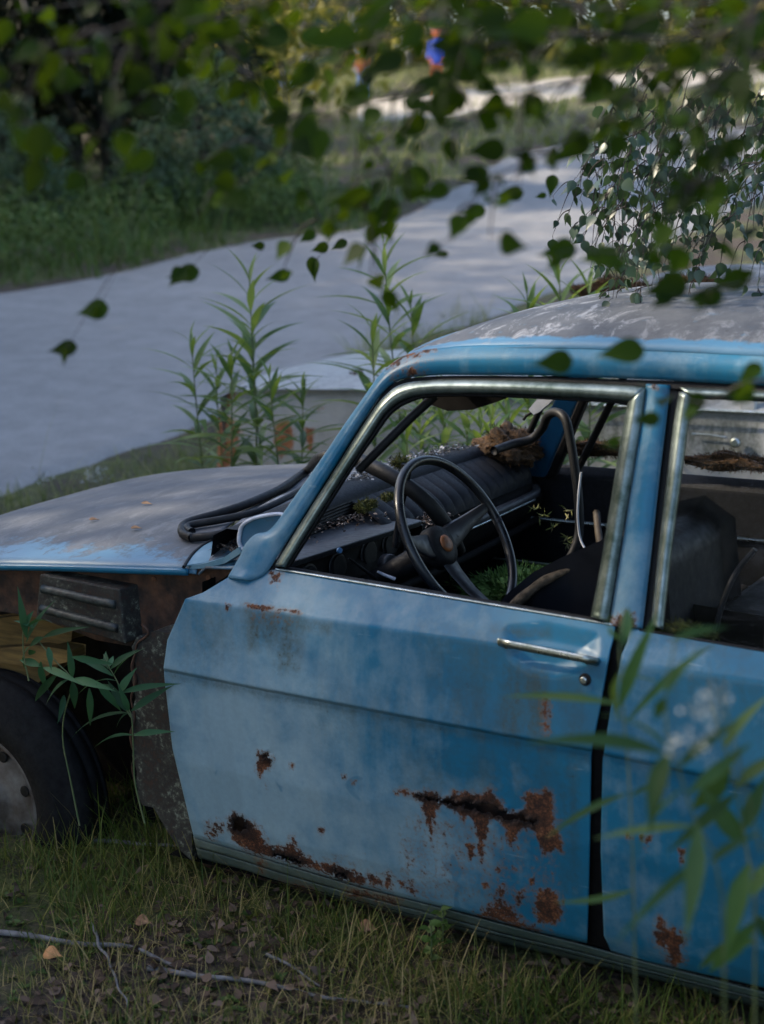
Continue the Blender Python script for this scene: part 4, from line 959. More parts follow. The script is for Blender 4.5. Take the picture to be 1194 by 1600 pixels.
# ---------------- willowherb leaning in front of the wheel (left) : traced leaves, each a bent blade
def leafy(name, label, cat, stems, leaves, mat, group=None, sr=.003, wd=.018, curl=.25):
    """stems: lists of 3-D points; leaves: (base, tip, width factor)"""
    t = thing(name, label, cat, stems[0][0], group)
    a = merge([tube_arrays(resample(s, 24, True), np.linspace(sr, sr*.5, 24), 6) for s in stems]); npmesh('stem', a[0], a[1], m_stem, t)
    B = np.array([l[0] for l in leaves]); T = np.array([l[1] for l in leaves]); Wf = np.array([l[2] for l in leaves])
    X = T-B; L = np.linalg.norm(X, axis=1); n = len(B)
    toC = unit(CAM-B); Nn = unit(toC+np.array([0, 0, .8])+rng.normal(0, .45, (n, 3)))
    s = scatter(LANCE, B, X+np.array([0, 0, .12])*L[:, None], Nn, L*1.03, wd*Wf)
    npmesh('leaves', s[0], s[1], mat, t, attr=s[2]); return t
def c8(L, y): return [aty(a/2.653, 800+b/2.653, y+(c[0] if c else 0)) for a, b, *c in L]
def lv(pairs, y):
    o = []
    for (a, b), (c, d), w_ in pairs: o.append((c8([(a, b)], y)[0], c8([(c, d)], y+rng.normal(0, .02))[0], w_))
    return o
GL = 'willowherb plants growing under the missing front wing'
leafy('willowherb_plant', 'willowherb sprig reaching across the gap beside the front door edge', 'plant',
   [c8([(600,1290),(560,1120),(552,960),(545,850),(510,760),(480,690),(450,640),(430,590)], -.06), c8([(545,850),(530,830),(470,730)], -.06)],
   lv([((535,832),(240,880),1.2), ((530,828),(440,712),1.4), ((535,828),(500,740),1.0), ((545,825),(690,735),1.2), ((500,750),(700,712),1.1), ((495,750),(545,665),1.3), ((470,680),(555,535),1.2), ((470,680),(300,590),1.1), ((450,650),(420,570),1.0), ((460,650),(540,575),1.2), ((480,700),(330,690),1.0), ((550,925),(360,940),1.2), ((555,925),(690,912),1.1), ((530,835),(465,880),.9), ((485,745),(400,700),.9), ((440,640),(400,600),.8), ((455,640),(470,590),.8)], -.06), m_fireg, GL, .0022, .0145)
leafy('willowherb_plant', 'willowherb sprig in front of the tyre top and the yellow timber', 'plant',
   [c8([(330,1300),(290,1100),(262,960),(265,850),(300,700),(250,640),(180,560),(150,520)], -.10), c8([(120,700),(100,600),(95,520),(100,450)], -.10)],
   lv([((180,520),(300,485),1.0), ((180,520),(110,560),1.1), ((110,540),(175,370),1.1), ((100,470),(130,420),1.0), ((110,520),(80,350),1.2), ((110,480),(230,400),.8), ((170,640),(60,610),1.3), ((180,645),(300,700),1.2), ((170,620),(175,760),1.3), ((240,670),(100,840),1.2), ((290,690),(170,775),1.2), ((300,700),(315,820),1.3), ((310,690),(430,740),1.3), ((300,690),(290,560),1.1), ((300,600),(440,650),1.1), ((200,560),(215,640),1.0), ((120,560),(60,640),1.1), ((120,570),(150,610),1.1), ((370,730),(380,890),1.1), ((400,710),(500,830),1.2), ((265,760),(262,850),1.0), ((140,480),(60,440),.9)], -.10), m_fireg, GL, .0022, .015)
# ---------------- near, out-of-focus willowherb at the right
def lvp(L, dep): return [(atd(a, b, dep+rng.normal(0, .03)), atd(c, d, dep+rng.normal(0, .06)), w_) for a, b, c, d, w_ in L]
GR = 'willowherb plants close to the camera in front of the rear door'
def foot(px, py, dep):
    P = atd(px, py, dep); return np.array([P[0], P[1], float(H(P[0], P[1]))])
d1 = 1.8
leafy('willowherb_plant', 'nearest willowherb with a broad leaf pointing left across the door gap', 'plant',
  [[foot(1150, 1500, d1+.1), atd(1130, 1450, d1), atd(1100, 1330, d1), atd(1070, 1230, d1), atd(1045, 1170, d1), atd(1040, 1080, d1), atd(1055, 1000, d1)]],
  lvp([(1040,1178,848,1138,1.6),(1042,1170,955,1082,1.0),(1040,1085,1080,1010,1.0),(1045,1175,1005,1280,1.8),(1060,1200,1150,1120,1.1),(1075,1240,1180,1170,1.1),(1090,1290,1085,1450,1.6),(1085,1290,930,1310,.8),(1105,1340,980,1440,.9),(1110,1350,1180,1290,1.1),(1070,1230,960,1330,.8),(1040,1090,1020,1130,.9),(1050,1000,1135,975,.8)], d1), m_firen, GR, .0022, .0135)
d2 = 2.05
leafy('willowherb_plant', 'willowherb with thin leaves crossing below the door handle', 'plant',
  [[foot(1010, 1560, d2), atd(990, 1400, d2), atd(985, 1250, d2), atd(975, 1120, d2), atd(968, 1010, d2), atd(975, 950, d2)]],
  lvp([(968,1100,775,1088,.9),(968,1105,1010,985,1.4),(968,1050,945,1110,1.3),(975,1000,905,985,.8),(980,1240,850,1300,.9),(985,1245,1060,1210,.9),(975,1010,985,935,1.3),(970,1060,1060,1060,.8),(978,1130,1130,980,.9),(990,1390,880,1440,.8)], d2), m_firen, GR, .002, .0125)
d3 = 1.9
leafy('willowherb_plant', 'rightmost near willowherb with pale glare specks in front of the rear door', 'plant',
  [[foot(1190, 1590, d3), atd(1180, 1450, d3), atd(1170, 1350, d3), atd(1150, 1230, d3), atd(1130, 1160, d3), atd(1110, 1090, d3)]],
  lvp([(1160,1300,1200,1210,1.3),(1165,1320,1090,1240,1.6),(1170,1350,1130,1480,1.6),(1175,1400,1210,1330,1.4),(1150,1230,1220,1170,1.2),(1140,1200,1085,1290,1.6),(1180,1440,1110,1540,1.3),(1180,1430,1230,1500,1.3),(1130,1170,1180,1090,1.0),(1180,1470,1060,1520,1.2),(1150,1240,1060,1330,1.0)], d3), m_firen, GR, .0025, .0155)
fl = thing('leaf_glare', 'pale blurred specks added for leaf glare in front of the rear door', 'flower', atd(1100, 1120, 2.2))  # pale specks added to stand for glare on the near leaves
_P = np.concatenate([np.linspace(atd(1125, 1085, 1.45), atd(1085, 1120, 1.45), 50), np.linspace(atd(1100, 1140, 1.45), atd(1050, 1175, 1.45), 40)])
_s = scatter(QUAD, _P+rng.normal(0, .007, _P.shape), rdir(90), rdir(90), .007, .006); npmesh('glare_specks', _s[0], _s[1], m_flower_glare, fl)
tube('stem', [atd(1190, 1330, 1.6), atd(1150, 1180, 1.48), atd(1125, 1085, 1.45)], .0015, m_stem, fl, 6)
# ================================================================== ground cover
def in_car(P): return (P[:, 0] > -.95) & (P[:, 1] > .12) & (P[:, 1] < 1.5) & (P[:, 0] < 4)
def grass_field(name, label_kind, area, n, h0, h1, wd, mat, lean=.5, mask=None, tone=None, clump=0):
    x0, x1, y0, y1 = area; P = np.stack([rng.uniform(x0, x1, n), rng.uniform(y0, y1, n)], 1)
    if clump:
        c = np.stack([rng.uniform(x0, x1, clump), rng.uniform(y0, y1, clump)], 1); P = c[rng.integers(0, clump, n)]+rng.normal(0, .05+.02*(x1-x0)/4, (n, 2))
    if mask is not None: P = P[mask(P)]
    n = len(P); z = H(P[:, 0], P[:, 1]); a = rng.random(n)*6.28; el = np.radians(np.clip(rng.normal(90-35*lean, 24*lean+5, n), 8, 90))
    X = np.stack([np.cos(a)*np.cos(el), np.sin(a)*np.cos(el), np.sin(el)], 1); Nn = np.stack([-np.cos(a)*np.sin(el), -np.sin(a)*np.sin(el), np.cos(el)], 1)
    pt = vnoise(P, 2.6 if x1-x0 < 6 else .8, 8); L = rng.uniform(h0, h1, n)*rng.uniform(.5, 1, n)*np.clip(.85+.45*pt, .3, 1.7)
    r = np.clip(rng.beta(2, 3, n)+(tone(P) if tone is not None else 0)+.16*vnoise(P, 1.9 if x1-x0 < 6 else .5, 5), 0, 1)
    s = scatter(GRASS, np.column_stack([P, z-.01]), X, Nn, L, wd*rng.uniform(.6, 1.3, n), r)
    o = npmesh(name, s[0], s[1], mat, attr=s[2]); return stuff(o)
def pxmask(polys, wall=True):
    def f(P):
        p3 = np.column_stack([P, H(P[:, 0], P[:, 1])]); p = proj(p3); k = np.zeros(len(P), bool)
        p = p+np.stack([0*p[:, 0], 13*vnoise(P, 2.2, 4)+7*vnoise(P, 7, 6)], 1)
        for q in polys: k |= sdf(p, q) > 0
        return k
    return f
vis = lambda P: ((P[:, 1] < Sy(.15)+.02) | (P[:, 0] < -.3)) 
sun_tone = lambda P: .35*np.exp(-((P[:, 0]-.25)/.35)**2-((P[:, 1]+.15)/.22)**2)  # dry yellow patch, with a pool of sunlight put into its tone
grass_field('grass', '', (-1.2, 2.6, -1.2, .6), 34000, .025, .07, .0030, m_grass, 1.7, lambda P: vis(P) & ~((P[:, 1] > .05) & (P[:, 0] > -.2)), sun_tone)
grass_field('grass', '', (-1.2, 2.4, -1.1, .5), 8000, .07, .16, .0034, m_grass, 1.5, lambda P: vis(P) & ~((P[:, 1] > .02) & (P[:, 0] > -.15)), sun_tone, clump=150)
grass_field('grass', '', (-1.3, -.05, -.25, .5), 3500, .08, .22, .0035, m_grass, 1.2, None, lambda P: .05, clump=60)
grass_field('dry_grass', '', (-.1, .85, -.6, .05), 5200, .07, .20, .0026, m_grass, 2.1, None, lambda P: .40)
grass_field('dry_grass', '', (-1.0, 1.6, -1.1, .1), 9000, .05, .14, .0024, m_grass, 2.3, None, lambda P: .25)
# verge between the blue bonnet and the road
grass_field('verge_grass', '', (-9, 1.5, 1.75, 9.5), 65000, .08, .30, .0070, m_verge, .8, pxmask([[(-160,835),(25,775),(130,742),(250,700),(380,645),(520,585),(700,512),(760,500),(900,1000),(-160,1000)]]))
grass_field('verge_grass', '', (-8, 1.5, 1.75, 8), 1500, .4, .75, .004, m_verge, .35, pxmask([[(-160,845),(25,790),(130,760),(250,718),(380,665),(520,600),(700,540),(900,1000),(-160,1000)]]), lambda P: .35)
def ground_weeds():
    _g = []
    for k in range(900):
        x = rng.uniform(-1.1, 2.0); y = rng.uniform(-1.05, .05); c = np.array([x, y, float(H(x, y))]); m = rng.integers(4, 9); a = rng.random(m)*6.28
        X = np.stack([np.cos(a), np.sin(a), rng.uniform(.1, .9, m)], 1); _g.append(scatter(OVATE, np.tile(c, (m, 1)), X, np.tile([0, 0, 1.], (m, 1))+rng.normal(0, .2, (m, 3)), rng.uniform(.010, .024), rng.uniform(.006, .014), np.full(m, rng.random()*.8)))
    V, F, A = merge(_g); stuff(npmesh('ground_weeds', V, F, m_weed, attr=A))
ground_weeds()
# leaf litter under the sill and on the near ground
def litter(name, area, n, sz, mask=None, zoff=.006):
    x0, x1, y0, y1 = area; P = np.stack([rng.uniform(x0, x1, n), rng.uniform(y0, y1, n)], 1)
    if mask is not None: P = P[mask(P)]
    n = len(P); z = H(P[:, 0], P[:, 1])+zoff+rng.random(n)*.012; Nn = unit(rng.normal(0, .45, (n, 3))+np.array([0, 0, 1])); X = rdir(n); X[:, 2] *= .3
    s = scatter(OVATE, np.column_stack([P, z]), X, Nn, sz*rng.uniform(.5, 1.2, n), sz*.6*rng.uniform(.5, 1.2, n)); return stuff(npmesh(name, s[0], s[1], m_litter, attr=s[2]))
grass_field('sill_grass', '', (-.1, 1.7, -.12, .06), 2600, .06, .17, .0034, m_grass, 1.0, None, lambda P: .1, clump=50)
litter('leaf_litter', (.0, 2.4, -.9, .12), 2600, .034)
litter('leaf_litter', (-1, 2.2, -1.1, .3), 1600, .026)
# dead branches on the ground
def stick(label, pts, r, z=.012):
    P = [];
    for px, py in pts:
        g = ground(px, py); P.append((g[0], g[1], g[2]+z+r*.6))
    P = resample(P, 60, True); P += vnoise(P, 9, int(r*1e5))[:, None]*np.array([.003, .004, .002])
    a = tube_arrays(P, np.interp(np.linspace(0, 1, 60), [0, 1], [r, r*.45]), 8); return tag(npmesh('dead_branch', a[0], a[1], m_stick), label, 'branch')
stick('grey dead branch entering from the left edge of the near ground', [(-20,1458),(60,1470),(130,1480),(200,1484),(260,1505),(330,1535)], .0075, .004)
stick('long grey dead branch across the bottom of the near ground', [(232,1518),(300,1530),(380,1536),(450,1550),(520,1566),(640,1580)], .0065, .004)
stick('short pale twig slanting across the mossy ground right of the long branch', [(415,1498),(455,1518),(500,1548)], .0045, .006)
stick('thin stick standing out of the grass across the long grey branches', [(148,1455),(165,1500),(192,1560),(200,1590)], .004, .02)
stick('straight grey plank-like stick in the grass below the missing wing', [(120,1318),(200,1322),(300,1330)], .007, .004)
def deadleaf(label, px, py, s, m):
    g = ground(px, py); n = 1; a = scatter(OVATE, [g+np.array([-s/2, 0, .03])], np.array([[1, .2, .05]]), np.array([[-.1, -.5, 1.]]), s, s*.8); o = npmesh('dead_leaf', a[0], a[1], m); return tag(solid(o, .0008), label, 'leaf')
deadleaf('orange fallen leaf on the grass at lower left', 83, 1512, .045, simple('orange_dead_leaf', (.35, .15, .05), (.55, .27, .10), 30, .7))
deadleaf('brown curled fallen leaf in front of the sill', 575, 1470, .045, m_dead)
deadleaf('dull pinkish fallen leaf near the short pale twig', 225, 1460, .04, m_dead)
# small green seedlings by the sill
def seedling(px, py, label):
    g = ground(px, py); n = 9; t = thing('seedling', label, 'plant', g); 
    S = np.array([g, g+[.005, 0, .05], g+[.0, .01, .11]]); tube('stem', S, .0018, m_stem, t, 6, n=8)
    q = np.linspace(.3, 1, n); P = g+np.array([0, .003, .11])*q[:, None]; a = np.arange(n)*2.4; X = np.stack([np.cos(a), np.sin(a), .4+0*a], 1)
    s = scatter(OVATE, P, X, np.tile([0, -.3, 1.], (n, 1)), .032, .02); npmesh('leaves', s[0], s[1], m_fire, t, attr=s[2])
seedling(672, 1520, 'small round-leaved green seedling in the dark grass below the sill'); seedling(690, 1495, 'bigger of the round-leaved seedlings touching the shade of the sill')
# flowers in the verge
for (px, py, lb) in ((148, 742, 'white flower cluster in the verge behind the bonnet'), (62, 745, 'small white flower cluster at the left edge of the verge')):
    P = aty(px, py, 3.2); t = thing('white_flower', lb, 'flower', (P[0], P[1], float(H(P[0], P[1]))))
    n = 60 if px > 100 else 18; s = scatter(QUAD, P+rng.normal(0, 1, (n, 3))*[.035, .03, .018], rdir(n), rdir(n), .018, .018); npmesh('petals', s[0], s[1], m_flower_glare, t)
    tube('stem', [(P[0], P[1], float(H(P[0], P[1]))), (P[0]+.02, P[1], P[2]*.5), tuple(P)], .002, m_stem, t, 6, n=8)
# ================================================================== moss and litter on the car
def mossclump(label, c, r, mat, n=900, flat=.6, hair=.012):
    c = np.asarray(c); t = thing('moss_clump', label, 'moss', c)
    nu, nv = 28, 18; V = []
    for i in range(nu):
        for j in range(nv):
            a = 2*math.pi*i/(nu-1); b = math.pi*j/(nv-1); d = np.array([math.cos(a)*math.sin(b), math.sin(a)*math.sin(b), math.cos(b)])
            k = 1+.22*math.sin(5*d[0]+3*d[2])+.18*math.sin(9*d[1]+4*d[0])+.1*math.sin(17*d[2]+11*d[0]); V.append(c+d*np.array(r)*k)
    npmesh('cushion', V, gridfaces(nu, nv), mat, t)
    d = rdir(n); k = 1+.22*np.sin(5*d[:, 0]+3*d[:, 2])+.18*np.sin(9*d[:, 1]+4*d[:, 0])+.1*np.sin(17*d[:, 2]+11*d[:, 0])
    s = scatter(QUAD, c+d*np.array(r)*k[:, None]*.96, unit(d+rng.normal(0, .5, d.shape)), rdir(n), hair*rng.uniform(.5, 1.4, n), hair*.3); npmesh('tufts', s[0], s[1], mat, t)
    return t
mossclump('large brown moss clump on the far end of the dashboard top', aty(796, 698, 1.37), (.085, .085, .050), m_moss_b, 1500)
mossclump('small green moss tuft on the dashboard top behind the steering wheel', aty(626, 722, .83), (.018, .02, .010), m_moss_g, 300)
mossclump('yellow-green moss tuft on the debris behind the instrument hood', aty(572, 790, .52), (.018, .032, .010), m_moss_g, 700, hair=.009)
mossclump('ochre moss tuft between the yellow-green one and the black seal', aty(608, 776, .60), (.014, .026, .007), m_moss_g, 400, hair=.008)
mossclump('brown moss on the sill of the far door', aty(940, 702, 1.50), (.13, .03, .018), m_moss_b, 1200)
mossclump('dark moss ridge on the far rear door top under the white car handle', aty(1150, 722, 1.50), (.12, .03, .022), m_moss_b, 1000)
mossclump('dark green moss in the lower corner of the rear window', aty(1075, 985, .105), (.055, .012, .012), m_moss_g, 500)
mossclump('reddish moss along the gutter of the white car roof', aty(965, 452, WY+.15), (.15, .03, .035), m_moss_b, 1500, hair=.02)
mossclump('second moss patch on the white car gutter above the blue roof', aty(1090, 445, WY+.15), (.11, .03, .03), m_moss_b, 900, hair=.02)
mossclump('dark moss lump on the bonnet of the white car', aty(565, 597, WY+.25), (.07, .06, .035), m_moss_b, 700, hair=.02)
mossclump('bright green moss and fern bed on the passenger seat', aty(826, 912, .98)-np.array([0, 0, .02]), (.16, .12, .035), simple('bright_fern_moss', (.03, .07, .012), (.10, .20, .04), 90, 1), 2600, hair=.028)
def debris(label, path, width, n, sz, mat, zr=.006):
    P = resample(path, 200, True); k = rng.integers(0, 200, n); Q = P[k]+rng.normal(0, 1, (n, 3))*[width, .01, .0]; Q[:, 2] += rng.random(n)*zr
    s = scatter(QUAD, Q, rdir(n)*[1, 1, .4], unit(rng.normal(0, .6, (n, 3))+[0, 0, 1]), sz*rng.uniform(.4, 1.3, n), sz*rng.uniform(.3, 1, n)); o = npmesh('debris', s[0], s[1], mat, attr=s[2]); tag(o, label, 'debris'); return stuff(o)
m_flake = leaf_mat('bark_flakes', [(0, (.03, .02, .015)), (.55, (.14, .095, .07)), (.8, (.26, .19, .15)), (1, (.42, .36, .32))], .05, .8, (.1, .06, .04))
m_glassbit = leaf_mat('pale_chips', [(0, (.02, .02, .02)), (.6, (.10, .10, .11)), (1, (.42, .44, .48))], .1, .3, (.4, .4, .4))
debris('brown bark flakes and needles lying behind the instrument hood', [(.10, .17, .915), (.11, .35, .918), (.12, .55, .912), (.13, .72, .905)], .035, 1500, .012, m_flake, .016)
debris('pale flakes of litter on the dashboard pad', [(.05, .75, .977), (.045, .95, .977), (.07, 1.28, .977)], .022, 700, .014, m_glassbit)
debris('pale chips on the pad beyond the brown moss clump', [(.09, 1.26, .972), (.12, 1.42, .972)], .015, 110, .012, m_glassbit)
debris('brown flakes between the steering wheel and the pleated pad', [(.22, .74, .86), (.24, .86, .862)], .02, 300, .014, m_flake, .03)
hl_ = [hood_hit(x, y, .002) for x, y in [(222,789),(210,791),(205,828),(212,826),(140,815),(60,812),(520,742),(330,770)]]
for i, (P, lb) in enumerate(zip([hl_[0], hl_[2], hl_[4]], ['dry brown leaf scrap highest up the bonnet', 'curled dead scrap on the bonnet left of the seal loop', 'small flat scrap near the middle of the bonnet edge'])):
    a = scatter(OVATE, [P+np.array([0, 0, .006])], np.array([[1, .3*i, .1]]), np.array([[.1, -.3, 1.]]), .035-.005*i, .014); tag(solid(npmesh('dead_leaf', a[0], a[1], m_dead), .001), lb, 'leaf')
# sprigs hanging in the dark footwell
for i, (px, py) in enumerate([(836, 795), (850, 805), (865, 822), (885, 842), (888, 800), (890, 850), (895, 858)]):
    P = aty(px, py, 1.25); n = 7; s = scatter(LANCE, P+rng.normal(0, .004, (n, 3)), rdir(n), rdir(n), .022, .004); o = npmesh('seedling', s[0], s[1], m_verge, attr=s[2]); tag(o, 'tiny pale sprig growing in the dark footwell', 'plant', 'tiny pale sprigs in the dark footwell')
def foliage(c, r, n, sz, shell=.5, squash=1.0):
    d = rdir(n); rad = rng.uniform(shell, 1, n)**.5
    lump = 1+.28*np.sin(4*d[:, 0]+5*d[:, 1]+rng.random()*6)+.22*np.sin(7*d[:, 2]+6*d[:, 0]+rng.random()*6)
    P = np.asarray(c)+d*np.asarray(r)*(rad*lump)[:, None]
    keep = (np.sin(P@rng.normal(size=3)*2.2/sz*.12)+np.sin(P@rng.normal(size=3)*1.7/sz*.12)) > -1.1
    P = P[keep]; n = len(P)
    return scatter(QUAD, P, rdir(n, -.1), rdir(n, .4), sz*rng.uniform(.6, 1.3, n), sz*rng.uniform(.5, 1.1, n))
# ================================================================== birch branches
def twig_leaves(line, dep, spacing, size, jit=14, hang=.9):
    """leaves alternate along a twig that is already a 3-D polyline"""
    P = resample(line, 200, True); L = np.linalg.norm(np.diff(P, axis=0), axis=1).sum(); n = max(2, int(L/spacing))
    q = np.linspace(.02, 1, n)*199; B = P[q.astype(int)]; T = unit(np.gradient(P, axis=0))[q.astype(int)]
    sg = np.where(np.arange(n) % 2 == 0, 1, -1)[:, None]; side_ = unit(np.cross(T, [0, 0, 1.]+0*T))*sg
    X = unit(T*.35+side_*rng.uniform(.1, 1, (n, 1))+np.array([0, 0, -hang])+rng.normal(0, .35, (n, 3))); pet = B+X*size*.25+side_*size*.15
    return B, pet, X
def branch_part(parent, lines, spacing, size, mat, tr=.0035, hang=.9, name='branch', face=.55, extra=None):
    tubes = []; PP = []; XX = []
    for ln in lines:
        ln = resample(ln, 50, True); tubes.append(tube_arrays(ln, np.linspace(tr, tr*.3, 50), 5)[:2])
        B, pet, X = twig_leaves(ln, 0, spacing, size, hang=hang); PP.append(pet); XX.append(X)
        for b, p in zip(B, pet): tubes.append(tube_arrays(np.array([b, (b+p)/2+[0, 0, .002], p]), .0007, 3, cap=False)[:2])
    V = []; F = []; k = 0
    V, F, _ = merge([(a, b) for a, b in tubes])
    br = npmesh(name, V, F, m_twig, parent)
    P = np.concatenate(PP); X = np.concatenate(XX); n = len(P); S = size*rng.uniform(.65, 1.15, n)
    Nn = unit(face*unit(CAM-P)+rng.normal(0, .6, (n, 3))+[0, 0, .25])
    if extra:
        eP = np.array([e[0] for e in extra]); eX = np.array([e[1] for e in extra]); eS = np.array([e[2] for e in extra]); eN = unit(CAM-eP)+rng.normal(0, .18, eP.shape)+[0, 0, .15]
        P = np.concatenate([P, eP]); X = np.concatenate([X, eX]); S = np.concatenate([S, eS]); Nn = np.concatenate([Nn, eN]); n = len(P)
    s = scatter(OVATE, P, X, Nn, S, S*np.concatenate([rng.uniform(.55, .85, n-(len(extra) if extra else 0)), rng.uniform(.48, .62, len(extra) if extra else 0)])); npmesh('leaves', s[0], s[1], mat, br, attr=s[2]); return br
def pxl(L, d0, d1): return [atd(x, y, d0+(d1-d0)*i/(len(L)-1)) for i, (x, y) in enumerate(L)]
def sub_twigs(line, n, L, seed, down=.6, spread=.6):
    r = np.random.default_rng(seed); P = resample(line, 100, True); o = []
    for k in np.linspace(8, 97, n).astype(int):
        d = unit(r.normal(0, spread, 3)+[-.35, -.1, -down]); l = L*r.uniform(.5, 1.2)
        o.append([P[k], P[k]+d*l*.5+[0, 0, .01], P[k]+d*l+[0, 0, -.03*l/.15]])
    return o
# near birch: trunk stands behind and right of the camera, its drooping branches cross the top of the view
bt = thing('birch_tree', 'birch whose drooping out-of-focus branches hang across the top of the view', 'tree', (4.3, -3.4, .1))
tube('trunk', [(4.3, -3.4, -.1), (4.25, -3.35, 1.5), (4.3, -3.2, 4), (4.2, -3.0, 7)], [.16, .13, .10, .05], m_bbark, bt, 14, n=40)
_c = [foliage(c, r, n, .045) for c, r, n in (((3.5, -.9, 3.15), (1.1, 1.0, .55), 5200), ((2.3, -1.3, 3.5), (.9, .8, .5), 3600), ((4.4, .1, 3.3), (1.1, 1.1, .6), 4600), ((3.2, .4, 3.7), (1.0, 1.0, .5), 3600), ((4.6, -1.9, 2.6), (1.1, 1.1, .9), 5200), ((4.2, -1.0, 1.5), (.8, .8, .9), 3500))]  # clumps added overhead, out of view, to darken the right side
_V, _F, _A = merge(_c); npmesh('crown', _V, _F, m_birch, bt, attr=_A)
for k, (z, y) in enumerate(((3.4, -2.0), (4.0, -1.6), (4.6, -1.2), (3.0, -1.9))):
    tube('limb', [(4.28, -3.25, z-.7), (3.6, (y-3.2)/2-.1, z-.1), (2.6, y-.2, z-.55), (1.6+.2*k, y+.2, z-1.05)], [.035, .02, .012, .005], m_bbark, bt, 8, n=30)
TW = [([(1230,20),(1050,40),(900,55),(700,50),(520,40),(330,30)], 1.75, 2.0), ([(1230,110),(1050,105),(900,125),(780,160),(690,210),(620,265),(560,325)], 1.6, 1.9),
      ([(960,-20),(800,80),(650,140),(520,180),(440,240),(350,305)], 1.7, 1.9), ([(760,-20),(600,60),(470,90),(390,120)], 1.8, 2.0), ([(1230,40),(1080,120),(960,180),(860,235),(770,280),(735,325)], 1.6, 1.85),
      ([(640,-20),(540,90),(490,160),(455,220),(480,290),(500,350)], 1.85, 2.1), ([(560,200),(610,270),(600,340)], 1.9, 2.0), ([(1240,330),(1130,370),(1000,392),(880,392)], 1.7, 1.8),
      ([(1240,430),(1150,445),(1060,460)], 1.75, 1.8), ([(1240,590),(1160,600),(1100,630),(1010,600)], 1.85, 1.95), ([(1230,-20),(1120,60),(1040,90),(960,90)], 1.5, 1.8), ([(450,-30),(400,20),(300,60),(270,100)], 1.7, 1.8),
      ([(860,-20),(760,60),(720,120),(680,160)], 1.75, 1.9), ([(1100,-20),(900,20),(760,20),(620,15)], 1.6, 1.75), ([(1240,-10),(1000,10),(700,-5),(420,10),(200,0),(20,20)], 1.7, 1.9), ([(1240,20),(1050,60),(850,45),(640,25)], 1.5, 1.7), ([(500,-30),(350,20),(200,60),(80,110),(30,200)], 1.6, 1.75), ([(300,-30),(220,30),(120,60),(40,70)], 1.5, 1.6), ([(1240,180),(1170,220),(1120,280),(1040,300)], 1.6, 1.7), ([(1240,60),(1180,100),(1150,160),(1120,200)], 1.5, 1.6)]
lines = [pxl(L, a, b) for L, a, b in TW]
subs = []
for i, l in enumerate(lines):
    if i in (7, 8, 9): continue
    subs += sub_twigs(l, 7 if i not in (5, 6) else 3, .075, 40+i)
EX = [(287,428,50,8,2.3),(145,485,50,8,2.2),(98,545,46,4,2.2),(490,420,38,100,2.75),(530,383,28,25,2.75),(500,388,28,-20,2.7),(435,432,38,-12,2.45),(403,384,22,0,2.5),(690,398,22,5,2.3),(740,330,38,0,2.3),(797,303,42,5,2.3),
      (893,232,68,-40,1.9),(862,290,34,80,2.8),(845,306,18,10,2.8),(872,392,58,12,1.9),(938,402,62,-4,1.9),(970,550,74,3,1.9),(865,566,60,-4,1.95),(640,280,68,8,1.9),(548,312,70,12,1.9),(470,212,70,60,1.8),(362,312,62,3,1.8),
      (340,252,60,-10,1.75),(600,330,52,20,2.0),(480,370,30,-30,2.4),(760,235,60,0,1.9),(770,170,46,-5,1.9),(655,140,60,30,1.8),(600,100,70,20,1.7),(520,60,80,10,1.7),(470,120,60,40,1.9),(420,60,70,10,1.7),(350,50,60,30,1.7),(720,110,80,15,1.7),
      (820,40,80,5,1.6),(900,90,70,-20,1.7),(930,150,50,30,2.0),(700,170,60,60,1.8),(640,200,60,30,1.9),(500,230,60,80,1.8),(430,185,50,20,1.8),(1040,450,70,12,1.8),(1100,465,60,-5,1.8),(1150,612,46,20,1.95),(1085,636,50,70,1.95),(1010,655,44,4,1.9),
      (955,692,30,10,1.9),(1140,440,60,-20,1.8),(1170,585,50,40,1.9),(680,300,46,20,1.9),(740,275,50,-15,1.9),(555,150,56,-20,1.8),(1110,300,60,15,1.75),(1060,285,54,-10,1.75),(1060,90,70,10,1.6),(1130,130,60,40,1.6),(1160,60,70,-10,1.6),(990,45,80,10,1.6),
      (300,30,70,20,1.7),(260,85,50,30,1.8),(230,170,55,10,1.7),(215,255,60,30,1.7),(60,230,70,80,1.7),(52,280,60,70,1.7),(700,70,70,0,1.7),(760,30,70,20,1.6),(580,30,70,-10,1.7),(640,60,60,50,1.7)]
ex = []
for px, py, L, an, dp in EX:
    a = math.radians(an); dx, dy = math.cos(a)*L/2, math.sin(a)*L/2; p0 = atd(px+dx, py-abs(dy), dp); p1 = atd(px-dx, py+abs(dy), dp)
    ex.append((p0, p1-p0, np.linalg.norm(p1-p0)*1.08))
branch_part(bt, lines+subs, .029, .034, m_birch, .0022, hang=.3, extra=ex)
# fine stalks for the lone leaves that hang below the mass
for _l in [pxl([(540,300),(530,350),(515,375),(500,400)], 2.4, 2.75), pxl([(360,300),(330,380),(300,415)], 2.2, 2.3), pxl([(235,240),(190,400),(160,470)], 2.15, 2.2), pxl([(190,400),(130,500),(110,535)], 2.18, 2.2)]: branch_part(bt, [_l], .5, .03, m_birch, .0009)
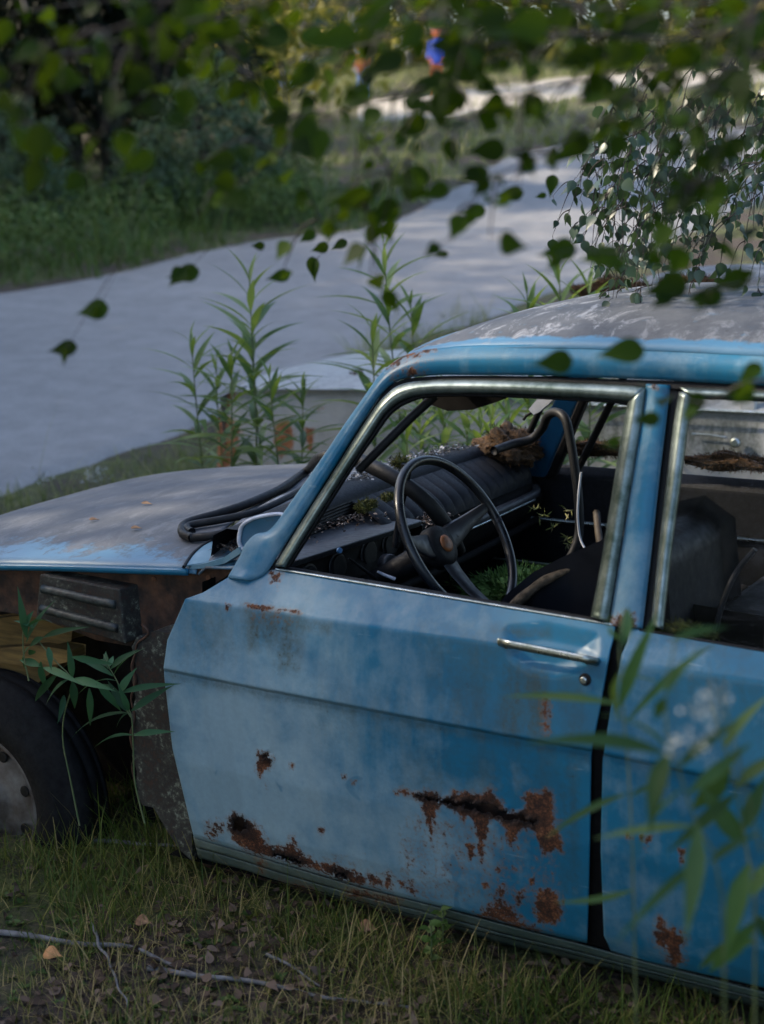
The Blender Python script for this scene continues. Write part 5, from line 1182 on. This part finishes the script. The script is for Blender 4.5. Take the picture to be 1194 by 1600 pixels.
# second birch: sharp hanging twigs at the right, close to the plane of focus
b2 = thing('birch_tree', 'birch with small sharp bluish leaves on twigs hanging at the right above the roof', 'tree', (4.6, 1.9, .1))
tube('trunk', [(4.6, 1.9, -.1), (4.55, 1.9, 2), (4.4, 1.8, 5), (4.5, 1.7, 8)], [.13, .11, .08, .03], m_bbark, b2, 14, n=40)
for z in (3.2, 3.9): tube('limb', [(4.5, 1.85, z-.8), (3.6, 1.5, z), (2.6, 1.15, z-.3), (1.7, .9, z-.95)], [.04, .025, .015, .005], m_bbark, b2, 8, n=30)
r2 = np.random.default_rng(11); L2 = []
for k in range(46):
    x0 = r2.uniform(1000, 1290); y0 = r2.uniform(60, 300); x1 = x0-r2.uniform(20, 130); y1 = min(y0+r2.uniform(120, 260), 455); d_ = r2.uniform(3.25, 3.9)
    L2.append(pxl([(x0, y0), (x0-(x0-x1)*.65, y0+(y1-y0)*.35), (x1, y1)], d_, d_+.1))
for L in ([(1010,200),(960,225),(915,245),(905,290)], [(960,225),(925,240),(890,330)], [(1000,180),(940,205),(930,215)], [(1010,250),(960,290),(930,330),(915,365)], [(985,300),(960,340),(975,395),(982,420)], [(1040,160),(1000,230),(950,300),(900,350)], [(1060,200),(1010,280),(990,350),(1000,400)], [(1100,200),(1050,290),(1040,370)], [(1190,300),(1120,360),(1090,420)]): L2.append(pxl(L, 3.5, 3.6))
s2_ = []
for i, l in enumerate(L2): s2_ += sub_twigs(l, 4, .09, 200+i, .9, .5)
branch_part(b2, L2+s2_, .032, .033, m_birch2, .0016, hang=.8, face=.3)
tube('bare_twig', [aty(1005, 478, .5), aty(975, 495, .5), aty(940, 505, .5)], .0025, m_twig, b2, 6)
# ================================================================== trees and bushes beyond the road
def tree_at(name, label, cat, base, h, r, n, sz, mat, nclump=9, trunk=.12, bark=m_bark, low=.25, group=None, conif=False):
    base = np.asarray(base, float); t = thing(name, label, cat, base, group)
    tube('trunk', [base+[0, 0, -.2], base+[.02*h*rng.normal(), .02*h*rng.normal(), h*.5], base+[.03*h*rng.normal(), .03*h*rng.normal(), h*.93]], [trunk, trunk*.7, trunk*.2], bark, t, 10, n=16)
    parts = []; limbs = []
    if conif:
        m = int(h*5)
        for k in range(m):
            q = (k+.5)/m; z = h*(low+(1-low)*q); rr = r*(1-q)**.8+.15; a = rng.random()*6.28
            for a in (a, a+2.1, a+4.2):
                u = np.linspace(0, 1, max(4, int(n/m/3))); L_ = rr*rng.uniform(.75, 1.15)
                P = base+np.stack([np.cos(a)*u*L_, np.sin(a)*u*L_, z-.35*L_*u**1.5+0*u], 1)
                P = np.repeat(P, 2, 0)+rng.normal(0, .04+.05*r/2, (2*len(u), 3)); nn = len(P)
                X = unit(np.array([math.cos(a), math.sin(a), -.9])+rng.normal(0, .5, (nn, 3)))
                parts.append(scatter(QUAD, P, X, rdir(nn, 1), sz*rng.uniform(.8, 1.6, nn), sz*.45))
    else:
        for k in range(nclump):
            a = k*2.4; q = (k+.5)/nclump; rr = r*(.75-.5*abs(q-.45))*rng.uniform(.5, 1.1)
            c = base+np.array([math.cos(a)*rr, math.sin(a)*rr, h*(low+(1-low)*q*.9)]); cr = r*rng.uniform(.38, .62)
            parts.append(foliage(c, (cr, cr, cr*.75), n//nclump, sz)); limbs.append(tube_arrays(resample([base+[0, 0, h*(low*.6+.5*q)], (c+base+[0, 0, h*q])/2, c], 8), np.linspace(trunk*.4, trunk*.1, 8), 5)[:2])
        a_, b_, _ = merge(limbs); npmesh('limbs', a_, b_, bark, t)
    V, F, A = merge(parts); npmesh('crown', V, F, mat, t, attr=A); return t
def gp(px, py): return ground(px, py)
# dark spruces at the upper left
SPL = ['leftmost dark spruce with a bare trunk at the upper left corner', 'dark spruce second from the left edge behind the weeds', 'dark spruce with light showing between it and the grey-green bush', 'thin dark spruce just left of the grey-green willow bush', 'dark spruce behind the gap in the spruce row']
for i, (px, py, h, r) in enumerate([(40, 318, 9, 2.1), (120, 312, 10, 2.0), (185, 318, 9, 1.6), (262, 300, 10, 1.5), (90, 270, 11, 2.6)]):
    tree_at('spruce_tree', SPL[i], 'tree', gp(px, py), h, r, 9000, .16, m_conif, trunk=.16, low=.12 if i != 2 else .22, group='dark spruces at the upper left', conif=True)
for i, (px, py, h, r, lb) in enumerate([(320, 345, 1.9, .62, 'grey-green willow bush right of the dark spruces'), (235, 350, 1.1, .5, 'lower grey-green bush in front of the spruces'), (62, 372, 1.25, .42, 'pale green bush at the left edge beside the road'), (395, 335, 1.3, .5, 'small bush at the right end of the willow bushes'), (15, 350, 1.5, .5, 'darker bush half out of view at the left edge')]):
    tree_at('willow_bush', lb, 'bush', gp(px, py), h, r, 5500, .055, m_bush, nclump=12, trunk=.04, low=.08, group='bushes beyond the road')
# weeds along the far side of the road
grass_field('roadside_weeds', '', (-32, 0, 8, 34), 90000, .25, .8, .020, m_weed, .7, pxmask([[(-160,476),(30,450),(160,427),(300,393),(420,370),(560,352),(640,328),(560,300),(400,290),(200,300),(-160,290)]]))
_g = []
for k in range(70):
    px = rng.uniform(-80, 520); py = rng.uniform(300, 440-.2*px if px > 0 else 440); G = gp(px, py)
    _g.append(foliage(G+[0, 0, .2], (.55, .55, .42), 420, .055))
V, F, A = merge(_g); stuff(npmesh('roadside_undergrowth', V, F, m_weed, attr=A))
grass_field('meadow_grass', '', (-60, 20, 15, 75), 60000, .2, .5, .05, m_verge, .7, pxmask([[(420,365),(560,348),(640,322),(700,280),(790,238),(960,208),(1240,188),(1240,140),(1000,146),(850,166),(700,188),(540,200),(400,240),(330,300)], [(1240,100),(1000,108),(700,140),(540,155),(300,200),(200,150),(500,90),(1240,60)]]))
# far tree belt, each tree its own
FTN = ['yellow-green', 'olive', 'pale sunlit', 'dull green']
used = 0
def far_tree(px, py, h, r, label): return tree_at('birch_tree' if used % 2 else 'alder_tree', label, 'tree', gp(px, py), h, r, 2600, .32, m_far, nclump=10, trunk=.16, low=.12, group='trees along the far edge of the clearing', bark=m_bbark)
FT = [(400, 190, 8, 3, 'far yellow-green tree behind the willow bush'), (480, 150, 9, 3.2, 'far tree left of the small figure in blue and orange'), (560, 112, 9, 3.4, 'far tree rising behind the small figure in blue and orange'), (640, 100, 10, 3.5, 'far tree between the two figures'), (730, 96, 9, 3.4, 'far tree right of the figure in the blue jacket'),
      (820, 92, 10, 3.6, 'far tree above the middle of the sandy track'), (910, 88, 9, 3.4, 'far tree above the right half of the sandy track'), (1000, 84, 10, 3.6, 'far tree near the right end of the sandy track'), (1100, 80, 11, 3.8, 'far tree beyond the dense leaves at the upper right'), (1200, 78, 11, 4, 'far tree at the upper right edge'), (300, 205, 8, 3, 'far tree showing through the spruces'), (180, 225, 9, 3, 'far sunlit tree glimpsed between the spruce trunks'), (60, 240, 9, 3, 'far tree behind the leftmost spruce')]
for a_ in FT: used += 1; far_tree(*a_)
# mixed far wood closing the view
_w = []
for k in range(150):
    px = rng.uniform(-500, 1700); d_ = rng.uniform(62, 85); P = CAM+D(px, 100)*d_; P[2] = float(H(P[0], P[1])); _w.append(foliage(P+[0, 0, rng.uniform(1, 12)], (4, 4, 3.6), 260, .7))
V, F, A = merge(_w); stuff(npmesh('distant_wood', V, F, m_far, attr=A))
# ================================================================== far details
def person(label, px, py, h, shirt, legs, skin, hair, pose=0):
    g = gp(px, py); t = thing('person', label, 'person', g); s = h/1.7
    J = {0: (0, 0, .95), 1: (0, 0, 1.2), 2: (0, 0, 1.42), 3: (0, 0, 1.52), 4: (0, -.01, 1.64), 5: (-.18, 0, 1.40), 6: (-.24, .02, 1.12), 7: (-.26, -.08, .88), 8: (.18, 0, 1.40), 9: (.25, .02, 1.12), 10: (.24, -.1, .90),
         11: (-.09, 0, .90), 12: (-.11, -.03-.05*pose, .5), 13: (-.12, .03+.12*pose, .08), 14: (-.12, -.09+.12*pose, .03), 15: (.09, 0, .90), 16: (.11, -.03+.06*pose, .5), 17: (.12, .03-.1*pose, .08), 18: (.12, -.09-.1*pose, .03)}
    E = [(0, 1), (1, 2), (2, 3), (3, 4), (2, 5), (5, 6), (6, 7), (2, 8), (8, 9), (9, 10), (0, 11), (11, 12), (12, 13), (13, 14), (0, 15), (15, 16), (16, 17), (17, 18)]
    Rr = {0: .13, 1: .12, 2: .13, 3: .055, 4: .10, 5: .06, 6: .042, 7: .035, 8: .06, 9: .042, 10: .035, 11: .09, 12: .06, 13: .042, 14: .035, 15: .09, 16: .06, 17: .042, 18: .035}
    me = bpy.data.meshes.new('body'); me.from_pydata([tuple(np.array(J[i])*s+g) for i in range(19)], E, []); o = bpy.data.objects.new('body', me); 
    for m_ in (shirt, legs, skin): me.materials.append(m_)
    md = o.modifiers.new('skin', 'SKIN')
    for i, v in enumerate(me.skin_vertices[0].data if me.skin_vertices else []): pass
    if not me.skin_vertices:
        pass
    COL.objects.link(o); o.parent = t; o.matrix_parent_inverse = Matrix.Translation(-Vector(t.location))
    return o, t, s, g, J, E, Rr
def person2(label, px, py, h, m_top, m_leg, m_skin, m_hair, dep=None):
    g = gp(px, py); t = thing('person', label, 'person', g); s = h/1.7
    def cap(P, R, k=12): return tube_arrays(resample(np.array(P)*s+g, 24, True), np.interp(np.linspace(0, 1, 24), np.linspace(0, 1, len(R)), R)*s, k)[:2]
    fx = unit(np.array([CAM[0]-g[0], CAM[1]-g[1], 0])); sx = np.array([-fx[1], fx[0], 0])
    def q(a, b, z): return sx*a+fx*b+np.array([0, 0, z])
    # one continuous body: legs, torso, neck and head joined as overlapping tapered volumes, remeshed into one surface
    body = [cap([q(0, 0, .86), q(0, 0, 1.1), q(0, 0, 1.35), q(0, 0, 1.46), q(0, 0, 1.53)], [.14, .13, .165, .09, .05]), cap([q(0, .0, 1.5), q(0, .02, 1.58), q(0, .02, 1.66), q(0, .01, 1.74)], [.05, .085, .095, .03])]
    for s_ in (-1, 1):
        body.append(cap([q(s_*.08, 0, .92), q(s_*.10, .03, .5), q(s_*.11, -.04, .1), q(s_*.11, .08, .04)], [.10, .065, .045, .04])); body.append(cap([q(s_*.15, 0, 1.40), q(s_*.22, -.02, 1.14), q(s_*.2, .12, .95)], [.06, .045, .035]))
        for f_ in range(5): body.append(cap([q(s_*.2+(f_-2)*.012, .12, .95), q(s_*.2+(f_-2)*.016, .15, .89)], [.011, .008], 6))
    V, F, _ = merge(body); b = npmesh('body', V, F, m_leg, t)
    md = b.modifiers.new('r', 'REMESH'); md.mode = 'VOXEL'; md.voxel_size = .022*s; md.use_smooth_shade = True
    V, F, _ = merge([cap([q(0, 0, .82), q(0, 0, 1.1), q(0, 0, 1.35), q(0, 0, 1.475)], [.165, .15, .185, .07]), cap([q(-.15, 0, 1.41), q(-.22, -.02, 1.14), q(-.2, .10, .98)], [.075, .06, .048]), cap([q(.15, 0, 1.41), q(.22, -.02, 1.14), q(.2, .10, .98)], [.075, .06, .048])]); npmesh('jacket', V, F, m_top, t)
    V, F, _ = merge([cap([q(0, -.01, 1.60), q(0, -.015, 1.68), q(0, -.01, 1.755)], [.102, .108, .05])]); npmesh('hair', V, F, m_hair, t)
    return t
m_bluej = simple('blue_jacket', (.02, .06, .35), (.03, .08, .45), 10, .7); m_red = simple('red_hood', (.45, .04, .02), (.55, .07, .03), 10, .7); m_or = simple('orange_cloth', (.5, .13, .04), (.6, .18, .06), 10, .7); m_blues = simple('pale_blue_cloth', (.2, .3, .6), (.25, .38, .7), 10, .7); m_skin = simple('skin', (.4, .22, .15), (.5, .28, .2), 8, .5)
person2('person in a blue jacket with a red hood standing on the far sandy track', 684, 150, 1.7, m_bluej, m_or, m_skin, m_red)
person2('smaller person in orange and pale blue clothes left of the blue-jacketed one', 567, 152, 1.3, m_or, m_blues, m_skin, m_red)
# parked car far off between the bushes
def far_car():
    g = gp(345, 155); t = thing('car', 'far grey-blue car half hidden beyond the willow bush', 'car', g)
    ax = np.array([.85, .52, 0]); ay = np.array([-.52, .85, 0]); az = np.array([0, 0, 1.])
    def lo(name, secs, mat):
        V = []
        for x, pts in secs:
            for y, z in pts: V.append(g+ax*x+ay*y+az*z)
        return npmesh(name, V, gridfaces(len(secs), len(secs[0][1])), mat, t)
    def ring(w_, z0, z1): return [(-w_, z0), (-w_*1.02, (z0+z1)/2), (-w_*.9, z1), (0, z1+.03), (w_*.9, z1), (w_*1.02, (z0+z1)/2), (w_, z0), (-w_, z0)]
    lo('body', [(-2.1, ring(.6, .35, .6)), (-2.0, ring(.8, .25, .75)), (-1, ring(.85, .22, .9)), (0, ring(.86, .22, .92)), (1.2, ring(.85, .22, .92)), (2.0, ring(.8, .25, .85)), (2.1, ring(.6, .35, .6))], simple('grey_blue_car_paint', (.15, .2, .32), (.2, .26, .4), 4, .35))
    lo('cabin', [(-1.0, ring(.72, .85, .9)), (-.4, ring(.68, .88, 1.38)), (.8, ring(.68, .88, 1.40)), (1.5, ring(.70, .85, .92))], simple('car_glass', (.03, .035, .04), (.05, .06, .07), 4, .1))
    for sx_ in (-1.35, 1.3):
        for sy_ in (-.8, .8): disc('wheel', g+ax*sx_+ay*sy_+az*.31, ay*np.sign(sy_), .31, .1, m_tyre, t)
far_car()
# ================================================================== trees outside the view, on the sun side: they put the place in shade
proto_t = None
def shade_tree(x, y, h, r, sc, rz, label):
    global proto_t
    z = float(H(x, y))
    if proto_t is None:
        proto_t = tree_at('alder_tree', label, 'tree', (x, y, z), h, r, 60000, .13, m_birch, nclump=30, trunk=.18, low=.18, group='unseen shade trees left of the view'); return proto_t
    t = copy_thing(proto_t); t.location = (x, y, z); t.rotation_euler = (0, 0, rz); t.scale = (sc, sc, sc); t['label'] = label; return t
ST = [(-10.5, -7.6, 'unseen shade tree nearest the left edge of the road'), (-6.0, -7.6, 'unseen shade tree left of the camera'), (-12, .5, 'unseen shade tree by the near verge outside the left edge'), (-11, -6, 'unseen shade tree second row left of the camera'), (-15, -2, 'unseen shade tree second row by the road'), (-18, 4, 'unseen shade tree farthest along the road edge'), (-8, -10.5, 'unseen shade tree behind and left of the camera'), (-4, -8.5, 'unseen shade tree behind the camera'), (-16.5, 1.0, 'unseen shade tree just outside the left edge of the road'), (-23, 5.5, 'unseen shade tree outside the left edge, by the spruces'), (-22, 1, 'unseen shade tree third row by the road'), (-31, 10, 'unseen shade tree farthest left beyond the road'), (-16, -7, 'unseen shade tree third row left of the camera')]
for i, (x, y, lb) in enumerate(ST): shade_tree(x, y, 10.5, 3.3, .9+.05*(i % 4) if i < 8 else 1.25, i*1.3, lb)

for (x, y, h, r, lb) in ((3.35, -.75, 2.1, .75, 'unseen bush added for shade just outside the right edge beside the rear of the blue car'), (3.1, -1.9, 1.5, .6, 'unseen bush added for shade to the right of the camera'), (4.4, -.4, 2.4, .8, 'unseen bush added for shade farthest to the right along the blue car')):  # unseen bushes, added to darken the rear door and ground at right
    tree_at('shade_bush', lb, 'bush', (x, y, float(H(x, y))), h, r, 9000, .06, m_birch, nclump=12, trunk=.03, low=.08, group='unseen bushes added for shade right of the view')
